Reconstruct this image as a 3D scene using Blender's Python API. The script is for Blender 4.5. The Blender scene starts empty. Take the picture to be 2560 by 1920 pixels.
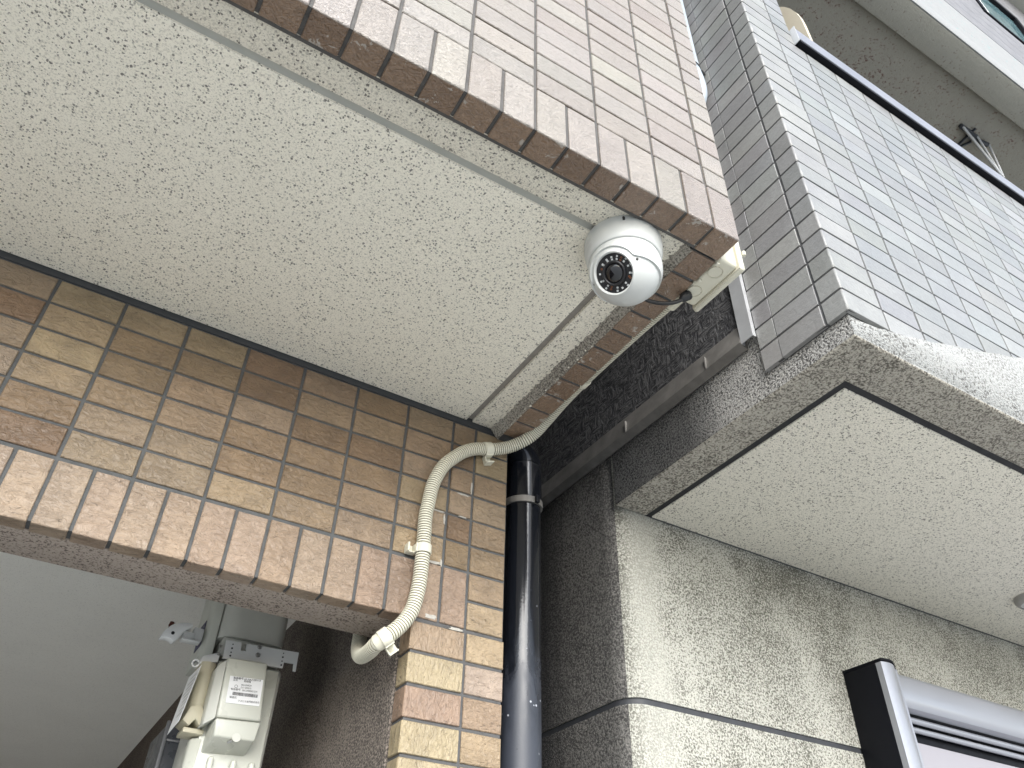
import bpy, bmesh, math, random
from mathutils import Vector, Matrix
random.seed(7)
scene = bpy.context.scene
COL = scene.collection
R = math.radians

# ------------------------------------------------------------------ camera
# origin: front bottom corner of the tiled overhang, x along the street, y into the buildings
CAM_POS = Vector((-0.66176635, -0.49030594, -0.89199883))
CAM_ROWS = ((0.85651815, -0.515782, 0.01858984), (-0.33839793, -0.53402543, 0.77479267), (0.38969667, 0.66991475, 0.63194204))
FPX = 1994.85
cam_data = bpy.data.cameras.new("camera")
cam = bpy.data.objects.new("camera", cam_data)
COL.objects.link(cam)
r_, u_, f_ = (Vector(v) for v in CAM_ROWS)
M3 = Matrix(((r_.x, u_.x, -f_.x), (r_.y, u_.y, -f_.y), (r_.z, u_.z, -f_.z)))
cam.matrix_world = Matrix.Translation(CAM_POS) @ M3.to_4x4()
cam_data.sensor_width = 36.0
cam_data.lens = FPX / 2560 * 36.0
cam_data.clip_start = 0.02
cam_data.clip_end = 2000
scene.camera = cam

# ------------------------------------------------------------------ light (bright overcast)
SUN = Vector((-0.34, -1.0, 0.52)).normalized()
world = bpy.data.worlds.new("World")
scene.world = world
world.use_nodes = True
wt = world.node_tree
for n in list(wt.nodes):
    wt.nodes.remove(n)
sky = wt.nodes.new("ShaderNodeTexSky")
sky.sky_type = 'NISHITA'
sky.sun_disc = False
sky.sun_elevation = math.asin(SUN.z)
sky.sun_rotation = math.atan2(SUN.x, SUN.y)
sky.air_density = 1.0
sky.dust_density = 1.0
sky.ozone_density = 1.0
hs = wt.nodes.new("ShaderNodeHueSaturation")
hs.inputs['Saturation'].default_value = 0.45
bg = wt.nodes.new("ShaderNodeBackground")
bg.inputs['Strength'].default_value = 0.15
wo = wt.nodes.new("ShaderNodeOutputWorld")
wt.links.new(sky.outputs[0], hs.inputs['Color'])
wt.links.new(hs.outputs[0], bg.inputs['Color'])
wt.links.new(bg.outputs[0], wo.inputs['Surface'])
sd = bpy.data.lights.new("sun", 'SUN')
sd.energy = 1.5
sd.angle = R(45)
sd.color = (1.0, 1.0, 0.99)
sun = bpy.data.objects.new("sun", sd)
COL.objects.link(sun)
sun.rotation_euler = (-SUN).to_track_quat('-Z', 'Y').to_euler()
sun.location = SUN * 30
scene.view_settings.view_transform = 'Standard'
scene.view_settings.look = 'None'
scene.view_settings.gamma = 1.0
scene.view_settings.use_curve_mapping = False
scene.view_settings.exposure = 1.42
scene.render.engine = 'CYCLES'
scene.cycles.max_bounces = 8
scene.cycles.diffuse_bounces = 6
scene.cycles.use_denoising = True

# ------------------------------------------------------------------ node helper
class NT:
    def __init__(self, name):
        self.m = bpy.data.materials.new(name)
        self.m.use_nodes = True
        self.t = self.m.node_tree
        self.b = self.t.nodes["Principled BSDF"]
        self.out = self.t.nodes["Material Output"]

    def n(self, typ, **kw):
        nd = self.t.nodes.new(typ)
        for k, v in kw.items():
            setattr(nd, k, v)
        return nd

    def put(self, sock, v):
        if isinstance(v, bpy.types.NodeSocket):
            self.t.links.new(v, sock)
        elif v is not None:
            if isinstance(v, (tuple, list)) and len(v) == 3 and sock.type == 'RGBA':
                v = (*v, 1)
            sock.default_value = v

    def math(self, op, a, b=None, clamp=False):
        nd = self.n("ShaderNodeMath", operation=op, use_clamp=clamp)
        self.put(nd.inputs[0], a)
        if b is not None:
            self.put(nd.inputs[1], b)
        return nd.outputs[0]

    def vmath(self, op, a, b):
        nd = self.n("ShaderNodeVectorMath", operation=op)
        self.put(nd.inputs[0], a)
        self.put(nd.inputs[1], b)
        return nd.outputs[0]

    def noise(self, vec, scale, detail=2.0, rough=0.5, dist=0.0):
        nd = self.n("ShaderNodeTexNoise")
        self.put(nd.inputs['Vector'], vec)
        nd.inputs['Scale'].default_value = scale
        nd.inputs['Detail'].default_value = detail
        nd.inputs['Roughness'].default_value = rough
        nd.inputs['Distortion'].default_value = dist
        return nd.outputs['Fac']

    def voronoi(self, vec, scale, feature='F1', rand=1.0):
        nd = self.n("ShaderNodeTexVoronoi", feature=feature)
        self.put(nd.inputs['Vector'], vec)
        nd.inputs['Scale'].default_value = scale
        nd.inputs['Randomness'].default_value = rand
        return nd.outputs['Distance']

    def ramp(self, fac, lo, hi, a=0.0, b=1.0):
        nd = self.n("ShaderNodeMapRange")
        nd.interpolation_type = 'SMOOTHSTEP'
        self.put(nd.inputs[0], fac)
        nd.inputs[1].default_value = lo
        nd.inputs[2].default_value = hi
        nd.inputs[3].default_value = a
        nd.inputs[4].default_value = b
        return nd.outputs[0]

    def mix(self, fac, a, b, blend='MIX'):
        nd = self.n("ShaderNodeMix", data_type='RGBA', blend_type=blend)
        self.put(nd.inputs[0], fac)
        self.put(nd.inputs[6], a)
        self.put(nd.inputs[7], b)
        return nd.outputs[2]

    def scale(self, vec, s):
        nd = self.n("ShaderNodeMapping")
        self.put(nd.inputs['Vector'], vec)
        nd.inputs['Scale'].default_value = s
        return nd.outputs[0]

    def pos(self):
        return self.n("ShaderNodeNewGeometry").outputs['Position']

    def bump(self, h, dist, strength=1.0, prev=None):
        nd = self.n("ShaderNodeBump")
        nd.inputs['Strength'].default_value = strength
        nd.inputs['Distance'].default_value = dist
        self.put(nd.inputs['Height'], h)
        if prev is not None:
            self.put(nd.inputs['Normal'], prev)
        return nd.outputs[0]

    def fin(self, color=None, rough=None, normal=None, metal=None, spec=None):
        self.put(self.b.inputs['Base Color'], color)
        self.put(self.b.inputs['Roughness'], rough)
        if normal is not None:
            self.put(self.b.inputs['Normal'], normal)
        self.put(self.b.inputs['Metallic'], metal)
        self.put(self.b.inputs['Specular IOR Level'], spec)
        return self.m


def plain(name, col, rough=0.5, metal=0.0, grain=0.06, gscale=60.0, bump=0.0, bscale=400.0, spec=0.5):
    """paint / plastic / metal with a little tonal unevenness and fine relief"""
    N = NT(name)
    p = N.pos()
    k = N.noise(p, gscale, 4, 0.6)
    c = N.mix(1.0, col, N.mix(k, (1 - grain * 2,) * 3, (1 + grain,) * 3), 'MULTIPLY')
    r = N.ramp(N.noise(p, gscale * 0.6, 3), 0.3, 0.7, max(0.03, rough - 0.06), min(1, rough + 0.08))
    nm = N.bump(N.noise(p, bscale, 2), 0.001, bump) if bump else None
    return N.fin(c, r, nm, metal, spec)


def tile_material(name, source, ripple, gloss, smudge=False, sc=1.0):
    """glazed tile; the tone comes from the object colour (or the joined mesh's own tone attribute)"""
    N = NT(name)
    oi = N.n("ShaderNodeObjectInfo")
    if source == 'object':
        base = oi.outputs['Color']
        co = N.n("ShaderNodeTexCoord").outputs['Object']
        off = N.n("ShaderNodeCombineXYZ")
        N.put(off.inputs[0], N.math('MULTIPLY', oi.outputs['Random'], 13.0))
        N.put(off.inputs[1], N.math('MULTIPLY', oi.outputs['Random'], 7.0))
        N.put(off.inputs[2], N.math('MULTIPLY', oi.outputs['Random'], 29.0))
        co = N.vmath('ADD', co, off.outputs[0])
    else:
        at = N.n("ShaderNodeAttribute")
        at.attribute_name = 'tone'
        base = at.outputs['Color']
        co = N.pos()
    big = N.noise(co, 22, 3, 0.6)
    mid = N.noise(co, 130, 4, 0.65)
    fine = N.noise(co, 700, 2, 0.5)
    c = N.mix(1.0, base, N.mix(N.ramp(big, 0.3, 0.7), *(((0.86, 0.845, 0.825), (1.13, 1.12, 1.09)) if ripple == 'crack' else ((0.955, 0.95, 0.945), (1.04, 1.04, 1.035)))), 'MULTIPLY')
    c = N.mix(1.0, c, N.mix(N.ramp(mid, 0.35, 0.65), (0.94, 0.935, 0.93), (1.045, 1.045, 1.04)), 'MULTIPLY')
    c = N.mix(N.ramp(fine, 0.66, 0.74, 0, 0.22), c, (0.06, 0.045, 0.035))
    if ripple == 'wave':
        h = N.noise(N.scale(co, (1.0, 1.0, 2.2)), 125 * sc, 3, 0.5, 1.6)
        n1 = N.bump(h, 0.0040, 0.85)
        n1 = N.bump(fine, 0.0004, 0.4, n1)
    elif ripple == 'crack':
        h = N.noise(N.scale(co, (1.0, 1.0, 1.8)), 62 * sc, 4, 0.55, 1.0)
        n1 = N.bump(h, 0.0060, 0.8)
        v = N.ramp(N.noise(N.scale(co, (1.0, 1.0, 2.6)), 75 * sc, 3, 0.6, 2.0), 0.30, 0.40)
        n1 = N.bump(v, 0.0010, 0.5, n1)
        c = N.mix(N.math('MULTIPLY', N.math('SUBTRACT', 1.0, v), 0.5), c, (0.06, 0.042, 0.03))
        n1 = N.bump(mid, 0.0006, 0.5, n1)
    else:
        n1 = N.bump(N.noise(co, 150 * sc, 4, 0.6, 0.6), 0.0016, 0.5)
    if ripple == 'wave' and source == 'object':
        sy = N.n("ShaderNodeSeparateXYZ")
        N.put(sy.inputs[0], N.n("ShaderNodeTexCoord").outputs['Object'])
        fold_shade = N.ramp(sy.outputs[1], 0.0012, 0.0034)  # folded underside painted brown: its shade is put into the colour
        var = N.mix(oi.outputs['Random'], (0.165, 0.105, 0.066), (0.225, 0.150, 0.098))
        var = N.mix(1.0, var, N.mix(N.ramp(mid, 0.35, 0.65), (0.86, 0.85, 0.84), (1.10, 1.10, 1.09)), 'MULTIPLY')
        c = N.mix(fold_shade, c, var)
    if smudge:
        g = N.n("ShaderNodeNewGeometry")
        sx = N.n("ShaderNodeSeparateXYZ")
        N.put(sx.inputs[0], g.outputs['Normal'])
        down = N.ramp(sx.outputs[2], -0.5, -0.9)
        p = N.pos()
        s = N.ramp(N.noise(p, 30, 5, 0.7, 0.5), 0.60, 0.625)
        s = N.math('MULTIPLY', s, down)
        c = N.mix(N.math('MULTIPLY', s, 0.75), c, (0.42, 0.39, 0.35))
    rr = N.ramp(big, 0.3, 0.7, gloss - 0.07, gloss + 0.10)
    if ripple != 'crack':
        N.b.inputs['Coat Weight'].default_value = 0.8 if ripple == 'wave' else 0.35
        N.b.inputs['Coat Roughness'].default_value = 0.28
        N.put(N.b.inputs['Coat Normal'], n1)
    return N.fin(c, rr, n1, 0.0, 0.5)


def speckle_material(name, light, dark, amount=0.0, dots=1.0, relief=0.0015, grad=None):
    """sprayed ceiling coat: cream with small dark flecks and fine relief"""
    N = NT(name)
    p = N.pos()
    a = N.noise(p, 400, 3, 0.62, 0.4)
    b = N.noise(p, 600, 2, 0.5)
    big = N.noise(p, 6, 3, 0.6)
    thr = N.math('ADD', a, N.math('MULTIPLY', N.math('SUBTRACT', big, 0.5), 0.06))
    m1 = N.ramp(thr, 0.49 - amount, 0.62 - amount)
    vd = N.n("ShaderNodeTexVoronoi", feature='F1')
    wob = N.n("ShaderNodeTexNoise")
    N.put(wob.inputs['Vector'], p)
    wob.inputs['Scale'].default_value = 380
    wob.inputs['Detail'].default_value = 2
    jit = N.vmath('MULTIPLY', N.vmath('SUBTRACT', wob.outputs['Color'], (0.5, 0.5, 0.5)), (0.0042, 0.0042, 0.0042))
    N.put(vd.inputs['Vector'], N.vmath('ADD', p, jit))
    vd.inputs['Scale'].default_value = 270
    cs = N.n("ShaderNodeSeparateColor")
    N.put(cs.inputs[0], vd.outputs['Color'])
    rad = N.math('MULTIPLY', N.math('POWER', cs.outputs[0], 1.15), 0.52 + amount * 2)
    m2 = N.math('MULTIPLY', N.ramp(N.math('SUBTRACT', vd.outputs['Distance'], rad), 0.06, -0.10), N.ramp(cs.outputs[1], 0.0, 0.8, 0.35, 1.0))
    c = N.mix(1.0, light, N.mix(big, (0.93, 0.93, 0.92), (1.05, 1.05, 1.04)), 'MULTIPLY')
    c = N.mix(N.math('MULTIPLY', m1, 0.42 * dots), c, (light[0] * 0.45, light[1] * 0.44, light[2] * 0.42))
    c = N.mix(N.math('MULTIPLY', m2, 0.88 * dots), c, dark)
    h = N.math('ADD', N.math('MULTIPLY', a, 1.0), N.math('MULTIPLY', b, 0.4))
    nm = N.bump(h, relief, 0.7)
    return N.fin(c, 0.85, nm, 0.0, 0.25)


def render_material(name, light, dirt, thr, soft, scale=170, relief=0.004, streak=None, back_dark=None, blot=0.34):
    """roughcast wall: pebbly relief whose pits hold dark growth"""
    N = NT(name)
    p = N.pos()
    g = N.noise(p, scale, 3, 0.6, 0.3)
    g2 = N.noise(p, scale * 2.3, 2, 0.5)
    big = N.noise(N.scale(p, (1.0, 1.0, 0.55)), 5.0, 4, 0.6, 0.4)
    mid = N.noise(p, 22, 4, 0.6)
    t = N.math('ADD', g, N.math('MULTIPLY', N.math('SUBTRACT', big, 0.5), blot))
    t = N.math('ADD', t, N.math('MULTIPLY', N.math('SUBTRACT', mid, 0.5), 0.18))
    m = N.ramp(t, thr - soft, thr + soft)
    if streak is not None:
        # washed clean strip beside the rounded corner
        sx = N.n("ShaderNodeSeparateXYZ")
        N.put(sx.inputs[0], p)
        wob = N.math('MULTIPLY', N.math('SUBTRACT', N.noise(p, 9, 3), 0.5), 0.06)
        d = N.math('ABSOLUTE', N.math('SUBTRACT', N.math('ADD', sx.outputs[0], wob), streak[0]))
        k = N.ramp(d, streak[1] * 0.2, streak[1], 0.55, 0.0)
        m = N.math('MULTIPLY', m, N.math('SUBTRACT', 1.0, k))
    c = N.mix(1.0, light, N.mix(mid, (0.88, 0.88, 0.87), (1.06, 1.06, 1.05)), 'MULTIPLY')
    c = N.mix(m, c, dirt)
    if back_dark is not None:  # darker towards the back of the gap, with uneven runs
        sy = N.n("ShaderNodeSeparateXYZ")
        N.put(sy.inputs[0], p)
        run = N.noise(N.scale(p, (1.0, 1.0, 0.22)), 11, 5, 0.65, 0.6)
        k = N.math('ADD', N.ramp(sy.outputs[1], back_dark[0], back_dark[1]), N.math('MULTIPLY', N.math('SUBTRACT', run, 0.5), 0.7))
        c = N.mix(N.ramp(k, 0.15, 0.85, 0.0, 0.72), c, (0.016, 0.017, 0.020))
    h = N.math('ADD', N.math('SUBTRACT', 1.0, g), N.math('MULTIPLY', g2, 0.35))
    nm = N.bump(h, relief, 0.8)
    return N.fin(c, 0.88, nm, 0.0, 0.25)


MAT = {}
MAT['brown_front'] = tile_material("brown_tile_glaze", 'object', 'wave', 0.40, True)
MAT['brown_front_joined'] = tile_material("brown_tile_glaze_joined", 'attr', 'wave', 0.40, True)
MAT['brown_wall'] = tile_material("brown_rustic_tile", 'object', 'crack', 0.42)
MAT['brown_wall_joined'] = tile_material("brown_rustic_tile_joined", 'attr', 'crack', 0.42)
MAT['grey_tile'] = tile_material("grey_tile_glaze", 'object', 'fine', 0.42)
MAT['grey_tile_joined'] = tile_material("grey_tile_glaze_joined", 'attr', 'fine', 0.42)
MAT['grout_light'] = plain("pale_grey_grout", (0.105, 0.102, 0.098), 0.9, grain=0.25, gscale=90, bump=0.5, bscale=900)
MAT['grout_dark'] = plain("dark_grey_grout", (0.092, 0.096, 0.098), 0.8, grain=0.25, gscale=70, bump=0.5, bscale=700)
MAT['grout_grey'] = plain("grey_grout", (0.095, 0.095, 0.096), 0.9, grain=0.2, gscale=90, bump=0.4, bscale=800)
MAT['soffit'] = speckle_material("speckled_ceiling_coat", (0.87, 0.83, 0.725), (0.10, 0.095, 0.085))
MAT['soffit_edge'] = speckle_material("speckled_ceiling_coat_edge", (0.80, 0.76, 0.66), (0.10, 0.095, 0.085), 0.02)
MAT['soiled_mortar'] = render_material("soiled_mortar", (0.42, 0.39, 0.34), (0.12, 0.11, 0.095), 0.52, 0.12, 330, 0.003)
MAT['sealant_grey'] = plain("grey_joint_sealant", (0.44, 0.44, 0.40), 0.6, grain=0.08, gscale=40, bump=0.2, bscale=200)
MAT['sealant_brown'] = plain("dirty_joint_sealant", (0.27, 0.25, 0.225), 0.8, grain=0.2, gscale=80, bump=0.5, bscale=350)
MAT['sealant_dark'] = plain("dark_head_sealant", (0.05, 0.052, 0.055), 0.7, grain=0.15, gscale=50, bump=0.4, bscale=300)
MAT['mortar'] = plain("dried_mortar", (0.42, 0.40, 0.36), 0.9, grain=0.2, gscale=120, bump=0.6, bscale=500)
MAT['sealant_mid'] = plain("grey_wall_joint_sealant", (0.040, 0.043, 0.050), 0.6, grain=0.3, gscale=30, bump=0.2, bscale=250)
MAT['black_gap'] = plain("black_joint", (0.012, 0.013, 0.016), 0.7, grain=0.2)
MAT['plaster'] = speckle_material("white_plaster", (0.80, 0.79, 0.745), (0.30, 0.29, 0.27), -0.03, 0.35, 0.003)
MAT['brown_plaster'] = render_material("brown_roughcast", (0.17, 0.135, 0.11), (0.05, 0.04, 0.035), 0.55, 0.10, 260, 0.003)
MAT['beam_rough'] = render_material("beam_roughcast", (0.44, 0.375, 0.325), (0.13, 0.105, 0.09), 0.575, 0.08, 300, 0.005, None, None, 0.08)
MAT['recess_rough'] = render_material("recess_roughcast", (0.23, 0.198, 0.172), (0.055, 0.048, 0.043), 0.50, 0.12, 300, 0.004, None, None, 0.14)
MAT["slab_front"] = render_material("pale_roughcast", (0.365, 0.37, 0.365), (0.13, 0.127, 0.12), 0.585, 0.10, 230, 0.005)
MAT['slab_under'] = render_material("soiled_roughcast", (0.50, 0.47, 0.41), (0.12, 0.11, 0.093), 0.53, 0.12, 270, 0.004, None, None, 0.22)
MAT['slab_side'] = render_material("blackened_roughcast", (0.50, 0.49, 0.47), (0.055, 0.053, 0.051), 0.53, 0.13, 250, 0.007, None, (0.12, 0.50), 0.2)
MAT['side_dark'] = render_material("dark_side_roughcast", (0.20, 0.193, 0.183), (0.055, 0.053, 0.052), 0.50, 0.15, 240, 0.007, None, (0.72, 0.98), 0.18)
MAT['wall_front'] = render_material("mossy_roughcast", (0.525, 0.52, 0.47), (0.12, 0.118, 0.097), 0.505, 0.12, 270, 0.007, (0.300, 0.065), None, 0.36)
MAT['panel_under'] = speckle_material("speckled_slab_coat", (0.76, 0.725, 0.64), (0.07, 0.066, 0.058), 0.025)
MAT['concrete'] = render_material("balcony_concrete", (0.38, 0.365, 0.32), (0.14, 0.065, 0.055), 0.66, 0.10, 90, 0.003)
MAT['concrete_beam'] = render_material("balcony_beam_concrete", (0.40, 0.39, 0.345), (0.15, 0.12, 0.10), 0.68, 0.10, 90, 0.003)
MAT['white_band'] = render_material("weathered_white_band", (0.27, 0.275, 0.28), (0.12, 0.30, 0.30), 0.72, 0.10, 60, 0.002)
MAT['white_siding'] = plain("white_siding", (0.20, 0.198, 0.208), 0.5, grain=0.22, gscale=14, bump=0.4, bscale=90)
MAT['metal_trim'] = plain("galvanised_metal", (0.50, 0.51, 0.52), 0.45, 0.35, grain=0.10, gscale=35)
MAT['flash'] = plain("stained_flashing_metal", (0.22, 0.21, 0.195), 0.5, 0.3, grain=0.3, gscale=30)
MAT['alu'] = plain("satin_aluminium", (0.33, 0.34, 0.375), 0.34, 0.5, grain=0.0, gscale=10)
MAT['alu_dark'] = plain("dark_anodised_metal", (0.006, 0.0065, 0.009), 0.45, 0.0, grain=0.1, spec=0.12)
MAT['door_panel'] = plain("lavender_grey_panel", (0.30, 0.29, 0.32), 0.45, grain=0.03, gscale=8)
MAT['beige_plate'] = plain("beige_board", (0.50, 0.45, 0.35), 0.7, grain=0.06, gscale=20)
MAT['cream'] = plain("cream_pvc", (0.64, 0.62, 0.51), 0.42, grain=0.04, gscale=40)
MAT['cream_dirty'] = plain("cream_pvc_grime", (0.60, 0.57, 0.46), 0.5, grain=0.12, gscale=50)
MAT['valley'] = plain("dark_conduit_valley", (0.30, 0.28, 0.21), 0.7, grain=0.15)
MAT['camera_white'] = plain("white_camera_shell", (0.57, 0.585, 0.57), 0.40, grain=0.02, gscale=20)
MAT['black_plastic'] = plain("black_plastic", (0.014, 0.014, 0.016), 0.35, grain=0.1)
MAT['black_rubber'] = plain("black_rubber", (0.02, 0.021, 0.023), 0.5, grain=0.1)
MAT['lens'] = plain("lens_glass", (0.004, 0.004, 0.006), 0.04, grain=0.0, spec=0.9)
MAT['led'] = plain("led_package", (0.50, 0.52, 0.52), 0.3, grain=0.02)
MAT['copper'] = plain("copper_pad", (0.34, 0.12, 0.045), 0.4, 0.3, grain=0.05)
MAT['sticker'] = plain("white_sticker", (0.78, 0.79, 0.80), 0.5, grain=0.02)
MAT['ink'] = plain("black_ink", (0.03, 0.03, 0.035), 0.7, grain=0.0)
MAT['label_blue'] = plain("dark_blue_label", (0.03, 0.03, 0.09), 0.5, grain=0.05)
MAT['meter'] = plain("grey_green_meter_paint", (0.50, 0.505, 0.46), 0.38, grain=0.06, gscale=25)
MAT['meter_light'] = plain("pale_meter_plastic", (0.50, 0.51, 0.455), 0.30, grain=0.04, gscale=25)
MAT['meter_beige'] = plain("beige_meter_plastic", (0.46, 0.43, 0.32), 0.45, grain=0.05, gscale=25)
MAT['bracket'] = plain("grey_painted_bracket", (0.54, 0.55, 0.54), 0.45, grain=0.04)
MAT['steel'] = plain("steel_screw", (0.45, 0.45, 0.44), 0.3, 0.9, grain=0.05)
MAT['white_plastic'] = plain("white_plastic", (0.66, 0.67, 0.66), 0.4, grain=0.03)
MAT['dark_box'] = plain("dark_grey_box", (0.05, 0.055, 0.065), 0.3, grain=0.1)
MAT['dark_trim'] = plain("dark_grey_trim", (0.12, 0.125, 0.135), 0.4, grain=0.05)
MAT['rust'] = plain("rusty_plug", (0.11, 0.035, 0.022), 0.8, grain=0.3, gscale=200)
MAT['pale_cable'] = plain("pale_blue_pvc", (0.40, 0.46, 0.52), 0.4, grain=0.04)
MAT['fitting'] = plain("grey_fitting", (0.30, 0.29, 0.27), 0.5, grain=0.1)
MAT['ground'] = plain("concrete_paving", (0.50, 0.51, 0.50), 0.9, grain=0.12, gscale=3, bump=0.5, bscale=120)


def pipe_material():
    N = NT("weathered_navy_pvc")
    p = N.pos()
    sx = N.n("ShaderNodeSeparateXYZ")
    N.put(sx.inputs[0], p)
    nz = N.noise(N.scale(p, (1, 1, 0.35)), 30, 5, 0.7, 0.4)
    k = N.math('ADD', N.ramp(sx.outputs[2], -0.20, -0.62), N.math('MULTIPLY', N.math('SUBTRACT', nz, 0.5), 1.3))
    chalk = N.ramp(k, 0.35, 0.95)
    c = N.mix(chalk, (0.006, 0.007, 0.010), (0.036, 0.041, 0.054))
    spots = N.ramp(N.voronoi(p, 75), 0.16, 0.10)
    sel = N.ramp(N.noise(p, 35, 1), 0.52, 0.6)
    low = N.ramp(sx.outputs[2], -0.27, -0.36)
    sp = N.math('MULTIPLY', N.math('MULTIPLY', spots, sel), low)
    wh = N.ramp(N.noise(p, 12, 1), 0.45, 0.55)
    c = N.mix(sp, c, N.mix(wh, (0.015, 0.018, 0.028), (0.40, 0.42, 0.46)))
    r = N.math('ADD', 0.13, N.math('MULTIPLY', chalk, 0.35))
    return N.fin(c, r, N.bump(N.noise(p, 300, 3), 0.0004, 0.3), 0.0, 0.5)


def siding_material():
    N = NT("dark_hatched_siding")
    p = N.pos()
    a = N.noise(N.scale(p, (1, 0.35, 1.6)), 120, 3, 0.6, 0.8)
    b = N.noise(N.scale(p, (1, 1.4, 0.4)), 110, 3, 0.6, 0.8)
    sel = N.ramp(N.noise(p, 45, 2), 0.42, 0.58)
    h = N.mix(sel, a, b)
    k = N.ramp(h, 0.40, 0.62)
    c = N.mix(k, (0.034, 0.034, 0.037), (0.115, 0.114, 0.115))
    return N.fin(c, 0.6, N.bump(h, 0.006, 0.9), 0.0, 0.35)


def glass_material():
    N = NT("teal_reflection_glass")
    p = N.pos()
    k = N.noise(N.scale(p, (1, 1, 2.0)), 7, 4, 0.6, 0.6)
    c = N.mix(N.ramp(k, 0.4, 0.6), (0.09, 0.17, 0.19), (0.18, 0.28, 0.30))  # mottled teal in the base colour stands in for a reflection
    return N.fin(c, 0.08, None, 0.0, 0.8)


MAT['pipe'] = pipe_material()
MAT['siding'] = siding_material()
MAT['glass'] = glass_material()

# ------------------------------------------------------------------ object helpers
def wloc(o):
    v = Vector((0, 0, 0))
    while o is not None:
        v += o.location
        o = o.parent
    return v


def thing(name, label, cat, loc, group=None, kind=None):
    o = bpy.data.objects.new(name, None)
    o.empty_display_size = 0.05
    COL.objects.link(o)
    o.location = loc
    o['label'] = label
    o['category'] = cat
    if group:
        o['group'] = group
    if kind:
        o['kind'] = kind
    return o


def add(name, bm, mat, parent=None, smooth=False, mats=None, label=None):
    me = bpy.data.meshes.new(name)
    bmesh.ops.recalc_face_normals(bm, faces=bm.faces)
    for f in bm.faces:
        f.smooth = True
    if parent is not None:
        off = wloc(parent)
        for v in bm.verts:
            v.co -= off
    bm.to_mesh(me)
    bm.free()
    me.set_sharp_from_angle(angle=R(62 if smooth else 34))
    for m in (mats or [mat]):
        me.materials.append(MAT[m])
    o = bpy.data.objects.new(name, me)
    COL.objects.link(o)
    o.parent = parent
    if label:
        o['label'] = label
    return o


def bevel(bm, off, seg=2, edges=None):
    bmesh.ops.bevel(bm, geom=edges if edges is not None else list(bm.edges), offset=off, segments=seg, profile=0.5,
                    affect='EDGES', clamp_overlap=True)


def box(x0, x1, y0, y1, z0, z1, bev=0.0, seg=2, bm=None):
    b = bmesh.new()
    vs = [b.verts.new(c) for c in ((x0, y0, z0), (x1, y0, z0), (x1, y1, z0), (x0, y1, z0),
                                   (x0, y0, z1), (x1, y0, z1), (x1, y1, z1), (x0, y1, z1))]
    for f in ((0, 3, 2, 1), (4, 5, 6, 7), (0, 1, 5, 4), (1, 2, 6, 5), (2, 3, 7, 6), (3, 0, 4, 7)):
        b.faces.new([vs[i] for i in f])
    if bev:
        bevel(b, bev, seg)
    return merge(bm, b)


def merge(bm, b):
    if bm is None:
        return b
    me = bpy.data.meshes.new("tmp")
    b.to_mesh(me)
    b.free()
    bm.from_mesh(me)
    bpy.data.meshes.remove(me)
    return bm


def prism(pts, axis, a, b_, bev=0.0, seg=2, bm=None):
    """extrude a 2D outline along an axis: 'x' -> (y,z), 'y' -> (x,z), 'z' -> (x,y)"""
    b = bmesh.new()
    mk = {'x': lambda t, p: (t, p[0], p[1]), 'y': lambda t, p: (p[0], t, p[1]), 'z': lambda t, p: (p[0], p[1], t)}[axis]
    n = len(pts)
    cuts = max(1, min(40, int(abs(b_ - a) / 0.15))) if (n > 6 and not bev) else 1
    rings = [[b.verts.new(mk(a + (b_ - a) * c / cuts, p)) for p in pts] for c in range(cuts + 1)]
    b.faces.new(rings[0])
    b.faces.new(rings[-1][::-1])
    for lo, hi in zip(rings[:-1], rings[1:]):
        for i in range(n):
            b.faces.new((lo[i], hi[i], hi[(i + 1) % n], lo[(i + 1) % n]))
    bmesh.ops.recalc_face_normals(b, faces=b.faces)
    if bev:
        bevel(b, bev, seg)
    return merge(bm, b)


def hexa(v8, bev=0.0, seg=2, bm=None):
    """eight corners: bottom ring then top ring"""
    b = bmesh.new()
    vs = [b.verts.new(c) for c in v8]
    for f in ((0, 3, 2, 1), (4, 5, 6, 7), (0, 1, 5, 4), (1, 2, 6, 5), (2, 3, 7, 6), (3, 0, 4, 7)):
        b.faces.new([vs[i] for i in f])
    bmesh.ops.recalc_face_normals(b, faces=b.faces)
    if bev:
        bevel(b, bev, seg)
    return merge(bm, b)


def frame_of(axis):
    w = Vector(axis).normalized()
    u = w.orthogonal().normalized()
    return u, w.cross(u), w


def lathe(profile, origin, axis, seg=48, bm=None, closed=False, u=None):
    """profile (radius, height along axis)"""
    b = bmesh.new()
    uu, vv, ww = frame_of(axis)
    if u is not None:
        uu = Vector(u).normalized()
        vv = ww.cross(uu)
    o = Vector(origin)
    rings = []
    for r, h in profile:
        if r < 1e-7:
            rings.append([b.verts.new(o + ww * h)])
        else:
            rings.append([b.verts.new(o + ww * h + (uu * math.cos(2 * math.pi * i / seg) + vv * math.sin(2 * math.pi * i / seg)) * r)
                          for i in range(seg)])
    for k in range(len(rings) - 1):
        A, B = rings[k], rings[k + 1]
        for i in range(seg):
            j = (i + 1) % seg
            if len(A) == 1 and len(B) == 1:
                continue
            if len(A) == 1:
                b.faces.new((A[0], B[j], B[i]))
            elif len(B) == 1:
                b.faces.new((A[i], A[j], B[0]))
            else:
                b.faces.new((A[i], A[j], B[j], B[i]))
    return merge(bm, b)


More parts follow.
